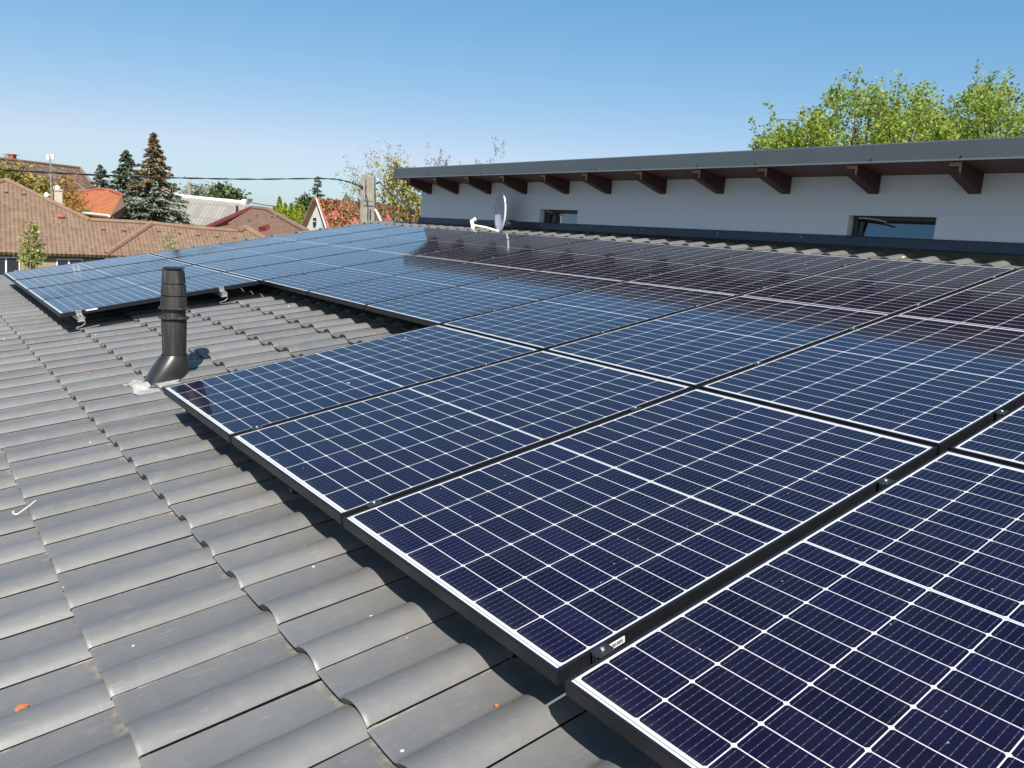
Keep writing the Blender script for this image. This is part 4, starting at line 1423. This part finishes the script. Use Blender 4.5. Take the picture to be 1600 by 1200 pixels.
q_ = MB(); q_.tube([ap - exr * .15 + [0, 0, .05], br - exr * .15], .03, 6); q_.build('verge_trim', M['white_trim'], h6)
q_ = MB(); q_.prism([ap - exr * .3 + [0, 0, .06], bl - exr * .3, bl + rv * .9, ap + rv * .9], np.array([0, 0, -.14])); q_.build('far_roof_slope', M['brown_wall_and_shade'], h6)
q_ = MB(); wc = at(491.5, 346, 38.0); q_.box(wc, (.10, .14, .34), [exr, np.cross([0, 0, 1], exr), [0, 0, 1]])
wo = q_.build('window', M['pane_far'], h6)
q_ = MB(); q_.box(wc - exr * .04 + [0, 0, .0], (.04, .2, .04), [exr, np.cross([0, 0, 1], exr), [0, 0, 1]]); q_.build('frame', M['white_frame'], wo)
# vine on that roof: leaves over the slope
n_ = 4600
s1, s2 = rng.random(n_) , rng.random(n_)
keep = (np.sin(s1 * 19) * np.sin(s2 * 11 + s1 * 7) + rng.normal(size=n_) * .5) > -.15
s1, s2 = s1[keep], s2[keep]
P = ap + s1[:, None] * rv + s2[:, None] * (br - ap) + nrm6 * np.sign(nrm6[2]) * (.05 + .12 * rng.random(len(s1)))[:, None]
v, f = leaf_quads(P, .12, .8)
vine = raw_mesh('vine', v, f, LM['red_vine'], None)
tag(vine, 'red and yellow autumn vine spreading over the steep red roof', 'vine')

# ------------------------------------------------------------------ concrete pole and lines
DP_ = 21.0
pole = empty('utility_pole', ground_at(577, DP_))
tag(pole, 'weathered concrete utility pole rising behind the far end of the panels', 'utility pole')
def hpole():
    t_, f_ = at(579, 275, DP_), at(576, 352, DP_)
    m = MB()
    ax_ = (t_ - f_)
    g = np.array([f_[0], f_[1], GZ]) 
    g = f_ - ax_ / ax_[2] * (f_[2] - GZ)
    w0, w1 = .42, .225
    d0, d1 = .3, .2
    qs = []
    for p, w_, d__ in ((g, .50, .4), (f_, w0 * .86, .28), (t_, w1, d1)):
        qs.append([p + RH * a * w_ / 2 + FH * b * d__ / 2 for a, b in ((-1, -1), (1, -1), (1, 1), (-1, 1))])
    vs = [q for r in qs for q in r]
    fs = [(0, 1, 2, 3)[::-1], (8, 9, 10, 11)]
    for i in range(2):
        for k_ in range(4):
            fs.append((i * 4 + k_, i * 4 + (k_ + 1) % 4, i * 4 + 4 + (k_ + 1) % 4, i * 4 + 4 + k_))
    m.add(vs, fs)
    return m
hpole().build('shaft', M['concrete'], pole, bevel=.012)
m = MB(); m.box(at(567.5, 309, DP_ - .02), (.11, .14, 1.2), [RH, FH, [0, 0, 1]])
m.build('side_post', M['concrete'], pole, bevel=.01)
m = MB()
m.tube([at(572, 280, DP_ - .24), at(571, 300, DP_ - .27), at(575, 315, DP_ - .27), at(574.5, 345, DP_ - .27)], .012, 6)
m.tube([at(568, 314, DP_ - .24), at(583, 314.5, DP_ - .24)], .012, 6)
m.tube([at(579, 327, DP_ - .27), at(578, 335, DP_ - .27)], .02, 6)
m.build('down_cable', M['cable'], pole, smooth=True)
m = MB()
m.tube([at(567, 292, DP_ - .12), at(561, 290, DP_ - .15)], .03, 8)
m.build('cable_anchor', M['black_steel'], pole, smooth=True)
m = MB(); m.tube([at(588, 287, DP_ - .1), at(593, 284.5, DP_ - .12)], .022, 8)
m.build('cable_anchor', M['black_steel'], pole, smooth=True)
def cable(name, label, pts, r, twist=0.0, turns=0):
    P = np.array(pts, float)
    # Catmull-Rom through the points
    out = []
    for i in range(len(P) - 1):
        p0, p1, p2, p3 = P[max(i - 1, 0)], P[i], P[i + 1], P[min(i + 2, len(P) - 1)]
        for s_ in np.linspace(0, 1, 14, endpoint=False):
            out.append(.5 * ((2 * p1) + (-p0 + p2) * s_ + (2 * p0 - 5 * p1 + 4 * p2 - p3) * s_ ** 2 + (-p0 + 3 * p1 - 3 * p2 + p3) * s_ ** 3))
    out.append(P[-1])
    m = MB()
    if twist:
        n_ = len(out)
        for ph in (0, math.pi):
            m.tube([q + twist * (np.array([0, 0, 1.0]) * math.cos(ph + turns * 2 * math.pi * i / n_) + FH * math.sin(ph + turns * 2 * math.pi * i / n_)) for i, q in enumerate(out)], r, 6)
    else:
        m.tube(out, r, 6)
    o = m.build(name, M['cable'], None, smooth=True)
    return tag(o, label, 'cable')
cable('power_cable', 'thick twisted black power cable crossing the sky from the left to the concrete pole',
      [at(-160, 255, 14), at(0, 265, 15.2), at(100, 271, 16.2), at(200, 275.5, 17.2), at(300, 278.5, 18.2), at(400, 280, 19.2), at(500, 279, 20.2), at(535, 282, 20.6), at(561, 290.5, DP_ - .15)], .012, .0095, 10)
wl_ = np.array([5.9, .30, 1.14])
pA = at(593, 284.5, DP_ - .12)
cable('house_cable', 'black cable sloping down from the concrete pole to the white wall corner',
      [pA, pA * .67 + wl_ * .33 - [0, 0, .03], pA * .33 + wl_ * .67 - [0, 0, .03], wl_], .015)
m = MB(); m.tube([at(586, 327, 19.6), at(590, 333, 19.55), at(596, 348, 19.5), at(598, 362, 19.5)], [.022, .03, .03, .03], 10)
tag(m.build('white_pipe', M['white_trim'], None, smooth=True), 'pale curved pipe standing just right of the concrete pole', 'pipe')
# far pole and thin far lines
fp = empty('far_utility_pole', ground_at(296, 70)); tag(fp, 'thin far pole above the grey corrugated roof', 'utility pole')
m = MB(); m.tube([ground_at(296, 70), at(296, 284.5, 70)], [.28, .17], 8); m.build('shaft', M['concrete'], fp, smooth=True)
cable('far_cable', 'thin far cable running right from the far pole', [at(297, 288, 70), at(340, 301, 66), at(400, 318, 60), at(470, 326, 55)], .03)

# far tree line and fields fading beyond the houses
n_ = 15000
ang = rng.uniform(-1.3, 1.2, n_)
Rr = rng.uniform(110, 150, n_)
dirs_ = np.outer(np.cos(ang), FH) + np.outer(np.sin(ang), RH)
hh = 2.2 + 1.4 * np.sin(ang * 23) + 1.0 * np.sin(ang * 57 + 1)
P = CAM * np.array([1, 1, 0]) + dirs_ * Rr[:, None]
P[:, 2] = GZ + rng.random(n_) * (3.2 + hh)
v, f = leaf_quads(P, 1.25, .8)
tag(raw_mesh('far_woods', v, f, LM['hazy'], None), kind='stuff')
